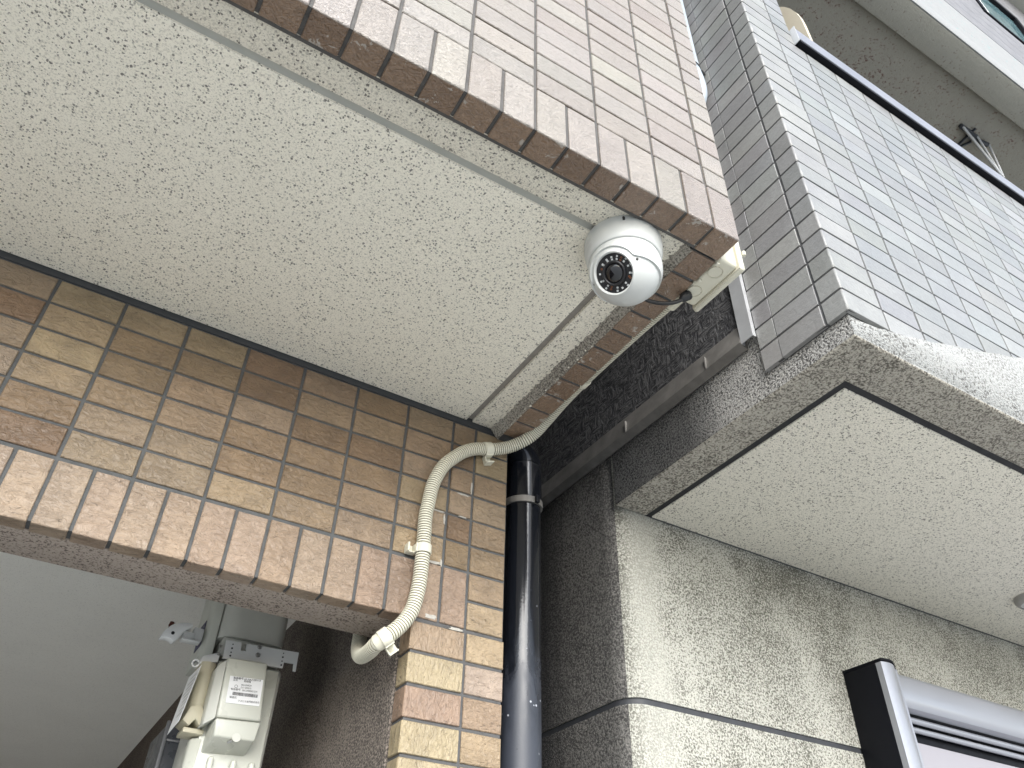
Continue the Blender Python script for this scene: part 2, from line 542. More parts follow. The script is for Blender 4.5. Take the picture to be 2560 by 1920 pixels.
def spline(pts, step):
    """Catmull-Rom through the points, resampled at an even step"""
    P = [Vector(p) for p in pts]
    P = [P[0] * 2 - P[1]] + P + [P[-1] * 2 - P[-2]]
    out = []
    for i in range(1, len(P) - 2):
        for s in range(24):
            t = s / 24
            a, b, c, d = P[i - 1], P[i], P[i + 1], P[i + 2]
            out.append(0.5 * ((2 * b) + (c - a) * t + (2 * a - 5 * b + 4 * c - d) * t * t + (3 * b - a - 3 * c + d) * t ** 3))
    out.append(P[-2])
    res = [out[0]]
    acc = 0.0
    for i in range(1, len(out)):
        seg = (out[i] - out[i - 1]).length
        while acc + seg >= step:
            k = (step - acc) / seg
            q = out[i - 1].lerp(out[i], k)
            res.append(q)
            out[i - 1] = q
            seg = (out[i] - q).length
            acc = 0.0
        acc += seg
    return res


def tube(path, radius, seg=14, bm=None, cap=True):
    """sweep; radius may be a function of the sample index"""
    b = bmesh.new()
    n = len(path)
    rf = radius if callable(radius) else (lambda i: radius)
    T = [(path[min(i + 1, n - 1)] - path[max(i - 1, 0)]).normalized() for i in range(n)]
    u = T[0].orthogonal().normalized()
    rings = []
    for i in range(n):
        u = (u - T[i] * u.dot(T[i])).normalized()
        v = T[i].cross(u)
        r = rf(i)
        rings.append([b.verts.new(path[i] + (u * math.cos(2 * math.pi * k / seg) + v * math.sin(2 * math.pi * k / seg)) * r) for k in range(seg)])
    for i in range(n - 1):
        for k in range(seg):
            j = (k + 1) % seg
            b.faces.new((rings[i][k], rings[i][j], rings[i + 1][j], rings[i + 1][k]))
    if cap:
        b.faces.new(rings[0][::-1])
        b.faces.new(rings[-1])
    return merge(bm, b)


def rod(a, b_, r, seg=10, bm=None):
    return tube([Vector(a), Vector(b_)], r, seg, bm)


def arc(cx, cy, r, a0, a1, n):
    return [(cx + r * math.cos(R(a0 + (a1 - a0) * i / n)), cy + r * math.sin(R(a0 + (a1 - a0) * i / n))) for i in range(n + 1)]


# ------------------------------------------------------------------ tiles
TT = 0.008
_tm = {}


def tile_mesh(w, h, var, matname):
    key = ('flat', round(w, 4), round(h, 4), var, matname)
    if key in _tm:
        return _tm[key]
    rnd = random.Random(str(key))
    j = lambda: rnd.uniform(-0.0004, 0.0004)
    c = 0.0005 if matname == 'grey_tile' else 0.0012
    a, b = w / 2, h / 2
    V = []
    corners = [(-a, -b), (a, -b), (a, b), (-a, b)]
    jit = [(j(), j()) for _ in corners]
    for (x, z), (jx, jz) in zip(corners, jit):
        V.append((x - math.copysign(c, x) + jx, 0.0 + j() * 0.5, z - math.copysign(c, z) + jz))
    for (x, z), (jx, jz) in zip(corners, jit):
        V.append((x + jx, c, z + jz))
    for (x, z) in corners:
        V.append((x, TT, z))
    F = [(0, 1, 2, 3)]
    for k in range(4):
        m = (k + 1) % 4
        F.append((k, k + 4, m + 4, m))
        F.append((k + 4, k + 8, m + 8, m + 4))
    me = bpy.data.meshes.new("tile")
    me.from_pydata(V, [], F)
    me.materials.append(MAT[matname])
    _tm[key] = me
    return me


def ell_mesh(w, h, d, rad, matname, var):
    """L tile: front face (height h), folded back by d at the bottom edge; width w along x"""
    key = ('ell', round(w, 4), round(h, 4), round(d, 4), matname, var)
    if key in _tm:
        return _tm[key]
    rnd = random.Random(str(key))
    j = lambda: rnd.uniform(-0.0003, 0.0003)
    c = 0.0005 if matname == 'grey_tile' else 0.0011
    outer = [(0.0, h)] + [(rad - rad * math.cos(R(a)), rad - rad * math.sin(R(a))) for a in (0, 30, 60, 90)] + [(d, 0.0)]
    norm = [(-1, 0)] + [(-math.cos(R(a)), -math.sin(R(a))) for a in (0, 30, 60, 90)] + [(0, -1)]
    V, F = [], []
    n = len(outer)

    def sec(x, inset):
        s = len(V)
        for (y, z), (ny, nz) in zip(outer, norm):
            V.append((x + (j() if inset else 0), y - ny * inset, z - nz * inset))
        return s
    s0, s1, s2, s3 = sec(-w / 2, c), sec(-w / 2 + c, 0), sec(w / 2 - c, 0), sec(w / 2, c)
    b0, b3 = sec(-w / 2, TT), sec(w / 2, TT)
    for A, B in ((b0, s0), (s0, s1), (s1, s2), (s2, s3), (s3, b3)):
        for k in range(n - 1):
            F.append((A + k, B + k, B + k + 1, A + k + 1))
    F.append((s1, s2, s3, b3, b0, s0)[::-1])
    e = n - 1
    F.append((s1 + e, s2 + e, s3 + e, b3 + e, b0 + e, s0 + e))
    me = bpy.data.meshes.new("tile")
    me.from_pydata(V, [], F)
    for p in me.polygons:
        vs = [v % n for v in p.vertices]
        if len(vs) == 4 and all(1 <= v <= 4 for v in vs):
            p.use_smooth = True
    me.materials.append(MAT[matname])
    _tm[key] = me
    return me


def mat_from(lx, ly, lz):
    return Matrix((lx, ly, lz)).transposed()


FACE_FRONT = mat_from((1, 0, 0), (0, 1, 0), (0, 0, 1))
FACE_LEFT = mat_from((0, -1, 0), (1, 0, 0), (0, 0, 1))      # faces -x
FACE_RIGHT = mat_from((0, 1, 0), (-1, 0, 0), (0, 0, 1))     # faces +x
FOLD_LEFT = mat_from((0, 0, -1), (0, 1, 0), (1, 0, 0))      # front on -y, fold on -x
FOLD_RIGHT = mat_from((0, 0, 1), (0, 1, 0), (-1, 0, 0))     # front on -y, fold on +x


def view_px(p):
    d = Vector(p) - CAM_POS
    z = d.dot(f_)
    if z < 0.05:
        return None
    return (1280 + FPX * d.dot(r_) / z, 960 - FPX * d.dot(u_) / z, z)


class TileField:
    """collects tiles, keeps the largest in view as single parts, joins the rest into one part"""

    def __init__(self):
        self.items = []

    def put(self, me, loc, rot, color, parent):
        p = view_px(loc)
        big = 0.0
        if p and -60 < p[0] < 2620 and -60 < p[1] < 1980:
            n = rot @ Vector((0, -1, 0))
            v = CAM_POS - Vector(loc)
            big = max(0.05, v.normalized().dot(n)) / (v.length ** 2)
        self.items.append((big, len(self.items), me, Vector(loc), rot, color, parent))

    def build(self, cap, joined_mat):
        self.items.sort(key=lambda t: (-t[0], t[1]))
        rest = {}
        cnt = 0
        for big, _, me, loc, rot, color, parent in self.items:
            rr = random.Random(hash((round(loc.x, 3), round(loc.y, 3), round(loc.z, 3))) & 0xffff)
            tilt = Matrix.Rotation(R(rr.uniform(-0.45, 0.45)), 3, 'X') @ Matrix.Rotation(R(rr.uniform(-0.35, 0.35)), 3, 'Z')
            m = rot @ tilt
            loc = loc + rot @ Vector((0, rr.uniform(-0.0004, 0.0005), 0))
            if cnt < cap and big > 0:
                cnt += 1
                o = bpy.data.objects.new("tile", me)
                COL.objects.link(o)
                o.parent = parent
                o.matrix_local = Matrix.Translation(loc - wloc(parent)) @ m.to_4x4()
                o.color = (*color, 1)
            else:
                rest.setdefault(parent.name, []).append((me, loc, m, color, parent))
        for lst in rest.values():
            V, F, Cc = [], [], []
            parent = lst[0][4]
            pl = wloc(parent)
            for me, loc, m, color, _ in lst:
                s = len(V)
                V.extend((m @ v.co) + loc - pl for v in me.vertices)
                for p in me.polygons:
                    F.append([s + i for i in p.vertices])
                    fold_shade = me.materials[0] == MAT['brown_front'] and p.center.y > 0.0028
                    Cc.append((0.195, 0.128, 0.082) if fold_shade else color)  # same painted shade on the folds of the joined tiles
            me = bpy.data.meshes.new("tile")
            me.from_pydata(V, [], F)
            at = me.color_attributes.new("tone", 'FLOAT_COLOR', 'CORNER')
            k = 0
            for p, c in zip(me.polygons, Cc):
                for _ in p.vertices:
                    at.data[k].color = (*c, 1)
                    k += 1
            me.materials.append(MAT[joined_mat])
            o = bpy.data.objects.new("tile", me)
            COL.objects.link(o)
            o.parent = parent
            o['kind'] = 'stuff'


BROWN = [((0.250, 0.191, 0.120), 3), ((0.219, 0.158, 0.102), 5), ((0.188, 0.132, 0.081), 4), ((0.158, 0.105, 0.065), 2), ((0.229, 0.172, 0.118), 3)]
PINK = [((0.303, 0.272, 0.240), 5), ((0.290, 0.253, 0.224), 4), ((0.313, 0.285, 0.248), 3), ((0.267, 0.224, 0.198), 2), ((0.298, 0.264, 0.238), 3)]
SOLD = [((0.280, 0.212, 0.156), 4), ((0.252, 0.185, 0.135), 3), ((0.295, 0.227, 0.168), 3), ((0.314, 0.256, 0.162), 1)]
PILL = [((0.290, 0.222, 0.145), 3), ((0.255, 0.186, 0.127), 3), ((0.304, 0.250, 0.159), 3), ((0.242, 0.171, 0.125), 2), ((0.282, 0.226, 0.180), 2)]
GREY = [((0.230, 0.236, 0.237), 6), ((0.218, 0.224, 0.228), 4), ((0.239, 0.246, 0.245), 3), ((0.230, 0.234, 0.226), 2), ((0.257, 0.263, 0.261), 2)]
GREYS = [((0.280, 0.280, 0.277), 4), ((0.262, 0.262, 0.263), 3), ((0.294, 0.294, 0.289), 3)]
GREYC = [((0.264, 0.264, 0.260), 4), ((0.254, 0.254, 0.250), 3), ((0.274, 0.274, 0.269), 3)]


def tone(pal):
    c = random.choices([p[0] for p in pal], [p[1] for p in pal])[0]
    k = random.uniform(0.93, 1.07)
    return tuple(x * k * random.uniform(0.985, 1.015) for x in c)


# ------------------------------------------------------------------ ground
g = bmesh.new()
vs = [g.verts.new(c) for c in ((-300, -300, -2.4), (300, -300, -2.4), (300, 300, -2.4), (-300, 300, -2.4))]
g.faces.new(vs)
ground = add("ground", g, 'ground')
ground['kind'] = 'structure'

# ================================================================== the brown tiled building
YW = 0.6188
bld = thing("tiled_building", "brown tiled building with a cream speckled overhang ceiling and dark recess below", "building", (-1.0, 1.0, -2.4))
TF = TileField()
G = 0.0052      # joint width

# overhang front (facing the street)
front = add("overhang_front", box(-2.2, -0.0065, 0.003, 0.048, 0.003, 3.0), 'grout_light', bld)
SH, RP = 0.0975, 0.04795
for k in range(0, 26):                                    # soldier course folded under
    x1 = -0.003 if k == 0 else -0.05 * k - G / 2 + 0.0
    x0 = -0.05 * (k + 1) + G / 2
    w = x1 - x0
    d = 0.0415 if k else 0.0458
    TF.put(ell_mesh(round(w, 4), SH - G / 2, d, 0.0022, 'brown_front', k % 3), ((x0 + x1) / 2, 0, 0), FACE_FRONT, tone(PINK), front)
for i in range(0, 20):
    z = SH + RP * i + RP / 2
    h = RP - G * 0.82
    # corner piece, then stretchers
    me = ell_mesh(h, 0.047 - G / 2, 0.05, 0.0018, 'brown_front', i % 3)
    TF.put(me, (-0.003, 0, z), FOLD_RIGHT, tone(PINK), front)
    for k in range(0, 13):
        xc = -0.05 - 0.1 * k - 0.05
        TF.put(tile_mesh(0.1 - G, h, (i + k) % 4, 'brown_front'), (xc, 0, z), FACE_FRONT, tone(PINK), front)

# overhang side (facing the gap), seen only by its folded under-edge
side = add("overhang_side", box(-0.0475, -0.006, 0.05, 0.66, 0.003, 3.0), 'grout_dark', bld)
ys = [0.0482 + 0.0499 * k for k in range(12)]
for k, y in enumerate(ys[:-1]):
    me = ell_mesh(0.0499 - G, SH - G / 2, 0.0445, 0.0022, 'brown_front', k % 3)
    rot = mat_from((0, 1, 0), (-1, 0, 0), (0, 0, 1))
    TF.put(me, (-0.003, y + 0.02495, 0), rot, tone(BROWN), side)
for i in range(0, 8):
    for k in range(0, 6):
        TF.put(tile_mesh(0.1 - G, RP - G * 0.82, (i + k) % 4, 'brown_front'), (-0.003, 0.105 + 0.1 * k, SH + RP * (i + 0.5)), FACE_RIGHT, tone(PINK), side)

# recessed wall below the overhang
wall = add("recessed_wall", box(-2.4, -0.0215, YW + 0.003, YW + 0.04, -0.3865, 0.06), 'grout_dark', bld)
add("building_mass", box(-6, -0.05, YW + 0.13, 8, -0.02, 6), 'grout_dark', bld)
add("overhang_mass", box(-6, -0.048, 0.05, YW + 0.128, 0.06, 6), 'grout_dark', bld)
XJ = [-0.735 + 0.1 * j for j in range(-14, 6)] + [-0.1408, -0.0925, -0.0205]
RW, ZS = 0.0496, -0.2886
for i in range(6):
    zc = ZS + RW * (i + 0.5)
    for a, b in zip(XJ[:-1], XJ[1:]):
        e = G * 0.5
        TF.put(tile_mesh(b - a - 2 * e, RW - G * 0.9, (i + int(a * 97)) % 4, 'brown_wall'), ((a + b) / 2, YW, zc), FACE_FRONT, tone(BROWN), wall)
# soldier course over the opening
XS = [-0.735 + 0.05 * j for j in range(-28, 11)] + [-0.187]
for a, b in zip(XS[:-1], XS[1:]):
    me = ell_mesh(b - a - G, 0.0985 - G / 2, 0.029, 0.0022, 'brown_wall', int(abs(a) * 200) % 3)
    TF.put(me, ((a + b) / 2, YW, -0.3895), FACE_FRONT, tone(SOLD), wall)
for a, b in ((-0.187, -0.1408), (-0.1408, -0.0925)):
    TF.put(tile_mesh(b - a - G, 0.0985 - G / 2, 1, 'brown_wall'), ((a + b) / 2, YW, -0.3390), FACE_FRONT, tone(SOLD), wall)
for z0, z1 in ((-0.3392, -0.2886), (-0.3900, -0.3392)):
    TF.put(tile_mesh(0.072 - G, z1 - z0 - G, 2, 'brown_wall'), (-0.0565, YW, (z0 + z1) / 2), FACE_FRONT, tone(PILL), wall)

add("head_sealant", box(-2.4, -0.052, YW + 0.0008, YW + 0.010, 0.0100, 0.030), 'sealant_dark', bld)
# mortar left on the patched tiles beside the conduit
rr = random.Random(21)
for x, z, w, h in ((-0.158, -0.1915, 0.030, 0.004), (-0.1455, -0.2045, 0.004, 0.022), (-0.1125, -0.1440, 0.032, 0.0035), (-0.0965, -0.1250, 0.0035, 0.026),
                   (-0.160, -0.2885, 0.034, 0.006), (-0.1450, -0.2860, 0.004, 0.016), (-0.155, -0.3820, 0.022, 0.008), (-0.1120, -0.1890, 0.020, 0.003), (-0.110, -0.392, 0.030, 0.005)):
    n = 14
    pts = []
    for k in range(n):
        a = 2 * math.pi * k / n
        q = rr.uniform(0.55, 1.05)
        pts.append((x + w / 2 * math.copysign(abs(math.cos(a)) ** 0.6, math.cos(a)) * q, z + h / 2 * math.copysign(abs(math.sin(a)) ** 0.6, math.sin(a)) * q))
    add("mortar_smear", prism(pts, 'y', YW - 0.0007, YW + 0.002), 'mortar', wall)

# pillar under the wall's right end
pil = add("pillar", box(-0.1835, -0.0215, YW + 0.003, YW + 0.10, -2.4, -0.3868), 'grout_grey', bld)
zt = -0.3915
i = 0
while zt > -1.6:
    zb = zt - 0.0497
    zc = (zt + zb) / 2
    h = zt - zb - G * 1.05
    TF.put(ell_mesh(round(h, 4), 0.096 - G / 2, 0.037, 0.002, 'brown_wall', i % 3), (-0.187, YW, zc), FOLD_LEFT, tone(PILL), pil)
    TF.put(tile_mesh(0.0705 - G / 2, h, i % 4, 'brown_wall'), (-0.0905 + 0.0365, YW, zc), FACE_FRONT, tone(PILL), pil)
    zt = zb
    i += 1
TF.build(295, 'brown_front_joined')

# overhang ceiling: sprayed panels divided by sealed grooves
def zso(y):
    return 0.010 + (y - 0.04) / 0.58 * 0.010


def ceiling_piece(x0, x1, y0, y1, name, mat, bev=0.0016):
    v = [(x0, y0, zso(y0)), (x1, y0, zso(y0)), (x1, y1, zso(y1)), (x0, y1, zso(y1))]
    bm = hexa(v + [(a, b, 0.05) for a, b, _ in v])
    ed = [e for e in bm.edges if all(w.co.z < 0.045 for w in e.verts)]
    bevel(bm, bev, 2, ed)
    return add(name, bm, mat, bld)


ceiling_piece(-3, -0.1165, 0.1075, YW - 0.0015, "ceiling_panel", 'soffit')
ceiling_piece(-3, -0.0472, 0.0405, 0.0955, "ceiling_border", 'soffit_edge')
ceiling_piece(-0.1035, -0.0465, 0.0970, YW - 0.0015, "ceiling_border", 'soffit_edge')
fb = bmesh.new()
rr = random.Random(12)
pr_ = None
for k in range(121):
    y = 0.050 + (YW - 0.003 - 0.050) * k / 120
    w = 0.0150 + rr.uniform(-0.003, 0.003)
    ring = [fb.verts.new(c) for c in ((-0.0468, y, 0.0008 + rr.uniform(-0.0006, 0.0008)), (-0.0500 - rr.uniform(0, 0.002), y, 0.0030 + rr.uniform(-0.0008, 0.0008)), (-0.0475 - w, y, zso(y) + 0.0006), (-0.0468, y, 0.03))]
    if pr_:
        for a in range(4):
            fb.faces.new((pr_[a], ring[a], ring[(a + 1) % 4], pr_[(a + 1) % 4]))
    pr_ = ring
add("mortar_fillet", fb, 'soiled_mortar', bld, smooth=True)
fb = bmesh.new()
pr_ = None
for k in range(201):
    x = -0.047 - 1.2 * k / 200
    w = 0.0050 + rr.uniform(-0.0015, 0.0015)
    ring = [fb.verts.new(c) for c in ((x, 0.0410, 0.0012), (x, 0.0430, 0.0035 + rr.uniform(-0.0008, 0.0008)), (x, 0.0425 + w, zso(0.045) + 0.0006), (x, 0.0410, 0.03))]
    if pr_:
        for a in range(4):
            fb.faces.new((pr_[a], ring[a], ring[(a + 1) % 4], pr_[(a + 1) % 4]))
    pr_ = ring
add("mortar_fillet", fb, 'soffit_edge', bld, smooth=True)
# concave sealant in the long groove, flat sealant in the cross groove
gp = [(0.0945, 0.050), (0.0945, 0.0145)] + [(0.1015 + 0.0062 * math.cos(R(a)), 0.0125 + 0.0065 * math.sin(R(a))) for a in range(160, 19, -20)] + [(0.1085, 0.0145), (0.1085, 0.050)]
add("sealant_strip", prism(gp, 'x', -3, -0.102), 'sealant_grey', bld, smooth=False)
sv = [(-0.1175, 0.1085, 0.0165), (-0.1025, 0.1085, 0.0165), (-0.1025, YW - 0.002, 0.0265), (-0.1175, YW - 0.002, 0.0265)]
add("sealant_strip", hexa(sv + [(a, b, 0.052) for a, b, _ in sv]), 'sealant_brown', bld)

# lintel underside, inner ceiling and the recess behind
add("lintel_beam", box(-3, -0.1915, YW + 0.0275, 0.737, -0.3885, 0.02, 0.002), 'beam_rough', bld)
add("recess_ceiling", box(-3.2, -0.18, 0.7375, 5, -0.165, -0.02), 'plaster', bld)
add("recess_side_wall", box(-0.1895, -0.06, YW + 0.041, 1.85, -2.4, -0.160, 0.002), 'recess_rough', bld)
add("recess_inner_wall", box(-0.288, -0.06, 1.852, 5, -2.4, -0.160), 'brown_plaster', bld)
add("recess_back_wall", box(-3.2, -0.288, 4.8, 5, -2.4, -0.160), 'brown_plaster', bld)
add("recess_far_wall", box(-3.4, -3.2, YW + 0.05, 5, -2.4, 0.0), 'brown_plaster', bld)
add("gap_side_wall", box(-0.06, -0.024, YW + 0.13, 8, -2.4, 6), 'grout_dark', bld)
# mortar smear at the inside corner of the soffit
bm = bmesh.new()
rr = random.Random(5)
for k in range(46):
    y = rr.uniform(0.30, 0.58)
    s = rr.uniform(0.0008, 0.0018)
    c = Vector((-0.0475 + rr.uniform(-0.0035, 0.0045), y, 0.0025 + rr.uniform(-0.002, 0.003)))
    b = bmesh.new()
    bmesh.ops.create_icosphere(b, subdivisions=1, radius=s, matrix=Matrix.Translation(c) @ Matrix.Diagonal((rr.uniform(0.7, 1.5), rr.uniform(0.8, 2.2), 0.6, 1)))
    merge(bm, b)
sm = add("mortar_crumbs", bm, 'soffit_edge', bld)
sm['kind'] = 'stuff'

# ================================================================== the grey tiled building
XS_, YF_ = 0.2303, 0.0084
gb = thing("grey_building", "grey tiled building with a stained roughcast slab and balcony above", "building", (1.5, 1.0, -2.4))
GT = TileField()
RG, Z0 = 0.04838, 0.0402
gfront = add("tiled_front", box(XS_ + 0.0022, 6, YF_ + 0.0022, YF_ + 0.15, -0.006, 0.966), 'grout_grey', gb)
gpil = add("tiled_pilaster", box(XS_ + 0.0023, 0.3885, YF_ + 0.0023, YF_ + 0.25, 0.967, 3.2), 'grout_grey', gb)
gside = add("tiled_side", box(XS_ + 0.0022, 0.30, YF_ + 0.151, 0.183, -0.005, 3.2), 'grout_grey', gb)
GG = 0.0056
for i in range(-1, 44):
    z = Z0 + RG * (i + 0.5)
    h = RG - 0.0042
    low = z + RG / 2 < 0.975
    top = gfront if low else gpil
    GT.put(ell_mesh(round(h, 4), 0.0966 - GG / 2, 0.0443 - GG / 2, 0.0032, 'grey_tile', i % 3), (XS_, YF_, z), FOLD_LEFT, tone(GREYC), top)
    GT.put(tile_mesh(0.0961 - GG, h, i % 4, 'grey_tile'), (XS_, YF_ + 0.0443 + 0.048, z), FACE_LEFT, tone(GREYS), gside)
    GT.put(tile_mesh(0.0421 - GG / 2, h, i % 4, 'grey_tile'), (XS_, YF_ + 0.1404 + 0.0185, z), FACE_LEFT, tone(GREYS), gside)
    for k in range(0, 26):
        x0 = XS_ + 0.0966 + 0.1 * k + GG / 2
        x1 = x0 + 0.1 - GG
        if not low:
            if k > 0:
                break
            x1 = 0.3905
        GT.put(tile_mesh(x1 - x0, h, (i + k) % 4, 'grey_tile'), ((x0 + x1) / 2, YF_, z), FACE_FRONT, tone(GREY), top)
GT.build(298, 'grey_tile_joined')

# slab below the tiles: border, recessed joint, ceiling panel
rx, ry = XS_ + 0.010, YF_ + 0.010
ZB = -0.0503


def soft_edges(bm, test, off, seg=3):
    ed = [e for e in bm.edges if test(e)]
    bevel(bm, off, seg, ed)


sb = prism([(rx, 0.6272), (rx, ry), (5, ry), (5, 0.105), (0.319, 0.105), (0.319, 0.6272)], 'z', ZB, 0.12)
soft_edges(sb, lambda e: all(abs(v.co.z - ZB) < 1e-5 for v in e.verts), 0.006)
bmesh.ops.recalc_face_normals(sb, faces=sb.faces)
MATI = {'front': 0, 'under': 1, 'side': 2}
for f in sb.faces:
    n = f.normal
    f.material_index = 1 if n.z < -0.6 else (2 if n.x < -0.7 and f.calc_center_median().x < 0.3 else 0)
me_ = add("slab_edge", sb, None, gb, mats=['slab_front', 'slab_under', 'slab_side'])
add("slab_ceiling_panel", box(0.331, 5, 0.117, 0.6232, ZB, 0.11, 0.0015), 'panel_under', gb)
add("slab_joint", box(0.318, 5, 0.104, 0.6285, -0.0478, 0.10), 'black_gap', gb)
# render lapping over the lower tiles
xs = [0.2412, 0.26, 0.30, 0.34, 0.39, 0.476, 0.62, 0.78, 1.2, 5.0]
zt_ = [-0.0145, -0.0140, -0.0120, -0.0050, 0.0080, 0.0360, 0.0860, 0.1430, 0.230, 0.260]
yt_ = [0.0165, 0.0140, 0.0095, 0.0062, 0.0054, 0.0050, 0.0050, 0.0050, 0.0050, 0.0050]
bm = bmesh.new()
rr = random.Random(9)
P = []
for k in range(len(xs) - 1):
    n = max(2, int((min(xs[k + 1], 2.5) - xs[k]) / 0.012))
    for t in range(n):
        q = t / n
        P.append((xs[k] + (xs[k + 1] - xs[k]) * q, yt_[k] + (yt_[k + 1] - yt_[k]) * q, zt_[k] + (zt_[k + 1] - zt_[k]) * q))
P.append((5.0, yt_[-1], zt_[-1]))
cols = []
for x, y, z in P:
    z += rr.uniform(-0.0016, 0.0016)
    cols.append([bm.verts.new(c) for c in ((x, ry + 0.004, -0.047), (x, ry - 0.0004, -0.0445), (x, y + (ry - y) * 0.45, min(-0.024, z - 0.012)), (x, y, min(-0.0125, z - 0.0024)), (x, y, max(z - 0.002, -0.0145)), (x, y + 0.002, z), (x, 0.03, z + 0.001), (x, 0.03, -0.047))])
for A, B in zip(cols[:-1], cols[1:]):
    for k in range(8):
        m = (k + 1) % 8
        bm.faces.new((A[k], B[k], B[m], A[m]))
bm.faces.new(cols[0])
bm.faces.new(cols[-1][::-1])
add("slab_lip", bm, 'slab_front', gb, smooth=True)

# wall under the slab with its rounded corner and horizontal joint
def wall_outline(inset):
    r = 0.045
    x0, y0 = rx + inset, 0.6290 + inset
    return [(x0, 8)] + [(x0 + r - r * math.cos(R(a)), y0 + r - r * math.sin(R(a))) for a in range(0, 91, 10)] + [(5, y0), (5, 8)]


def wall_piece(z0, z1, inset, name, mats):
    b = prism(wall_outline(inset), 'z', z0, z1)
    soft = [e for e in b.edges if all(abs(v.co.z - z0) < 1e-5 or abs(v.co.z - z1) < 1e-5 for v in e.verts) and abs(e.verts[0].co.z - e.verts[1].co.z) < 1e-5]
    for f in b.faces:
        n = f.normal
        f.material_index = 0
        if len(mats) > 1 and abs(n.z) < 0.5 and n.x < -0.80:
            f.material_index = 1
    o = add(name, b, None, gb, mats=mats)
    for p in o.data.polygons:
        p.use_smooth = abs(p.normal.z) < 0.5
    return o


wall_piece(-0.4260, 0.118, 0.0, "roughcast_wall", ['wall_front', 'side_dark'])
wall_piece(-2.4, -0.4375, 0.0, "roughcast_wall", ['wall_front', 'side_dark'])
wall_piece(-0.4385, -0.4250, 0.0030, "joint_strip", ['sealant_mid'])
add("wall_head_joint", box(0.332, 5, 0.6234, 0.630, -0.0488, 0.0), 'grout_dark', gb)

# siding, corner trim and flashing on the gap side
add("siding_panel", box(XS_, 0.26, 0.2165, 8, 0.124, 0.305), 'siding', gb)
add("siding_panel", box(XS_, 0.26, 0.2165, 8, 0.345, 4.0), 'siding', gb)
add("siding_joint", box(XS_ + 0.012, 0.262, 0.2165, 8, 0.302, 0.348), 'black_gap', gb)
add("siding_backing", box(0.262, 0.32, 0.2, 8, 0.10, 4.0), 'black_gap', gb)
tr = box(0.2215, 0.2235, 0.1875, 0.2165, 0.073, 3.2)
box(0.2236, 0.2300, 0.2148, 0.2165, 0.073, 3.2, bm=tr)
box(0.2236, 0.2300, 0.1875, 0.1890, 0.073, 3.2, bm=tr)
add("corner_trim", tr, 'metal_trim', gb)
fl = prism([(0.2295, 0.1235), (0.2215, 0.0805), (0.2205, 0.0765), (0.2360, 0.0665), (0.2400, 0.0690), (0.2400, 0.1235)], 'x', 0, 1)
bm = bmesh.new()
for prof, y in (([(0.2285, 0.1225), (0.2205, 0.0805), (0.2200, 0.0770), (0.2350, 0.0670), (0.2395, 0.0690), (0.2395, 0.1225)], 0.2175),):
    a = [bm.verts.new((x, y, z)) for x, z in prof]
    b = [bm.verts.new((x, 8.0, z + 0.10)) for x, z in prof]
    bm.faces.new(a)
    bm.faces.new(b[::-1])
    for k in range(6):
        bm.faces.new((a[k], b[k], b[(k + 1) % 6], a[(k + 1) % 6]))
fl.free()
add("flashing", bm, 'flash', gb)
sw = bmesh.new()
for y in (0.305, 0.55, 0.93):
    box(0.2188, 0.2240, y, y + 0.0025, 0.078 + (y - 0.2) * 0.013, 0.106 + (y - 0.2) * 0.013, bm=sw)
add("flashing_seam", sw, 'flash', gb)

# parapet rail
rail = prism([(YF_ + 0.02, 1.030), (YF_ - 0.012, 1.030), (YF_ - 0.0125, 1.0135), (YF_ - 0.0105, 1.0120), (YF_ - 0.0105, 1.0095), (YF_ - 0.0145, 1.0080),
              (YF_ - 0.0145, 0.9765), (YF_ - 0.0135, 0.9755), (YF_ + 0.02, 0.9755)], 'x', 0.3945, 6)
add("parapet_rail", rail, 'alu', gb)
add("rail_shadow_strip", box(0.399, 6, YF_ - 0.0132, YF_ + 0.021, 0.9660, 0.9752), 'alu_dark', gb)  # dark strip standing in for the shadow under the rail
add("rail_end_cap", box(0.3915, 0.3940, YF_ - 0.0150, YF_ + 0.02, 0.9645, 1.0315, 0.0008), 'metal_trim', gb)
pt = [(0.018, 0.9)] + [(0.018, 1.20)] + [(0.018 + 0.12 - 0.12 * math.cos(R(a)), 1.20 + 0.22 * math.sin(R(a))) for a in range(10, 91, 10)] + [(0.9, 1.42), (0.9, 0.9)]
bp = prism(pt, 'x', 0.500, 0.5115)
add("partition_board", bp, 'beige_plate', gb)

# balcony above
add("balcony_ceiling", box(0.20, 6, 0.1285, 3.6, 2.405, 2.6), 'concrete', gb)
add("balcony_beam", box(0.20, 6, YF_ + 0.002, 0.128, 2.362, 2.62, 0.004), 'concrete_beam', gb)
add("balcony_back_wall", box(0.30, 6, 3.6, 3.7, 0, 2.6), 'concrete', gb)
add("balcony_floor", box(0.30, 6, 0.16, 3.6, 0.10, 0.14), 'concrete', gb)
ub = box(0.22, 6, YF_ + 0.0002, YF_ + 0.0016, 2.4815, 2.62, 0.0)
box(0.22, 6, YF_ + 0.0002, 0.3, 2.6205, 2.888, 0.0, bm=ub)
box(0.22, 6, YF_ - 0.004, YF_ + 0.0016, 2.364, 2.480, 0.001, bm=ub)
add("upper_band", ub, 'white_band', gb)
add("upper_joint", box(0.24, 6, YF_ + 0.012, 0.3, 2.885, 2.91), 'black_gap', gb)
us = bmesh.new()
zz = 2.908
for hgt in (0.14, 0.13, 0.13, 0.145):
    box(0.22, 6, YF_ + 0.001, 0.3, zz, zz + hgt - 0.004, 0.002, bm=us)
    zz += hgt
box(0.22, 2.53, YF_ + 0.001, 0.3, zz, 4.60, 0.002, bm=us)
box(3.22, 6, YF_ + 0.001, 0.3, zz, 4.60, 0.002, bm=us)
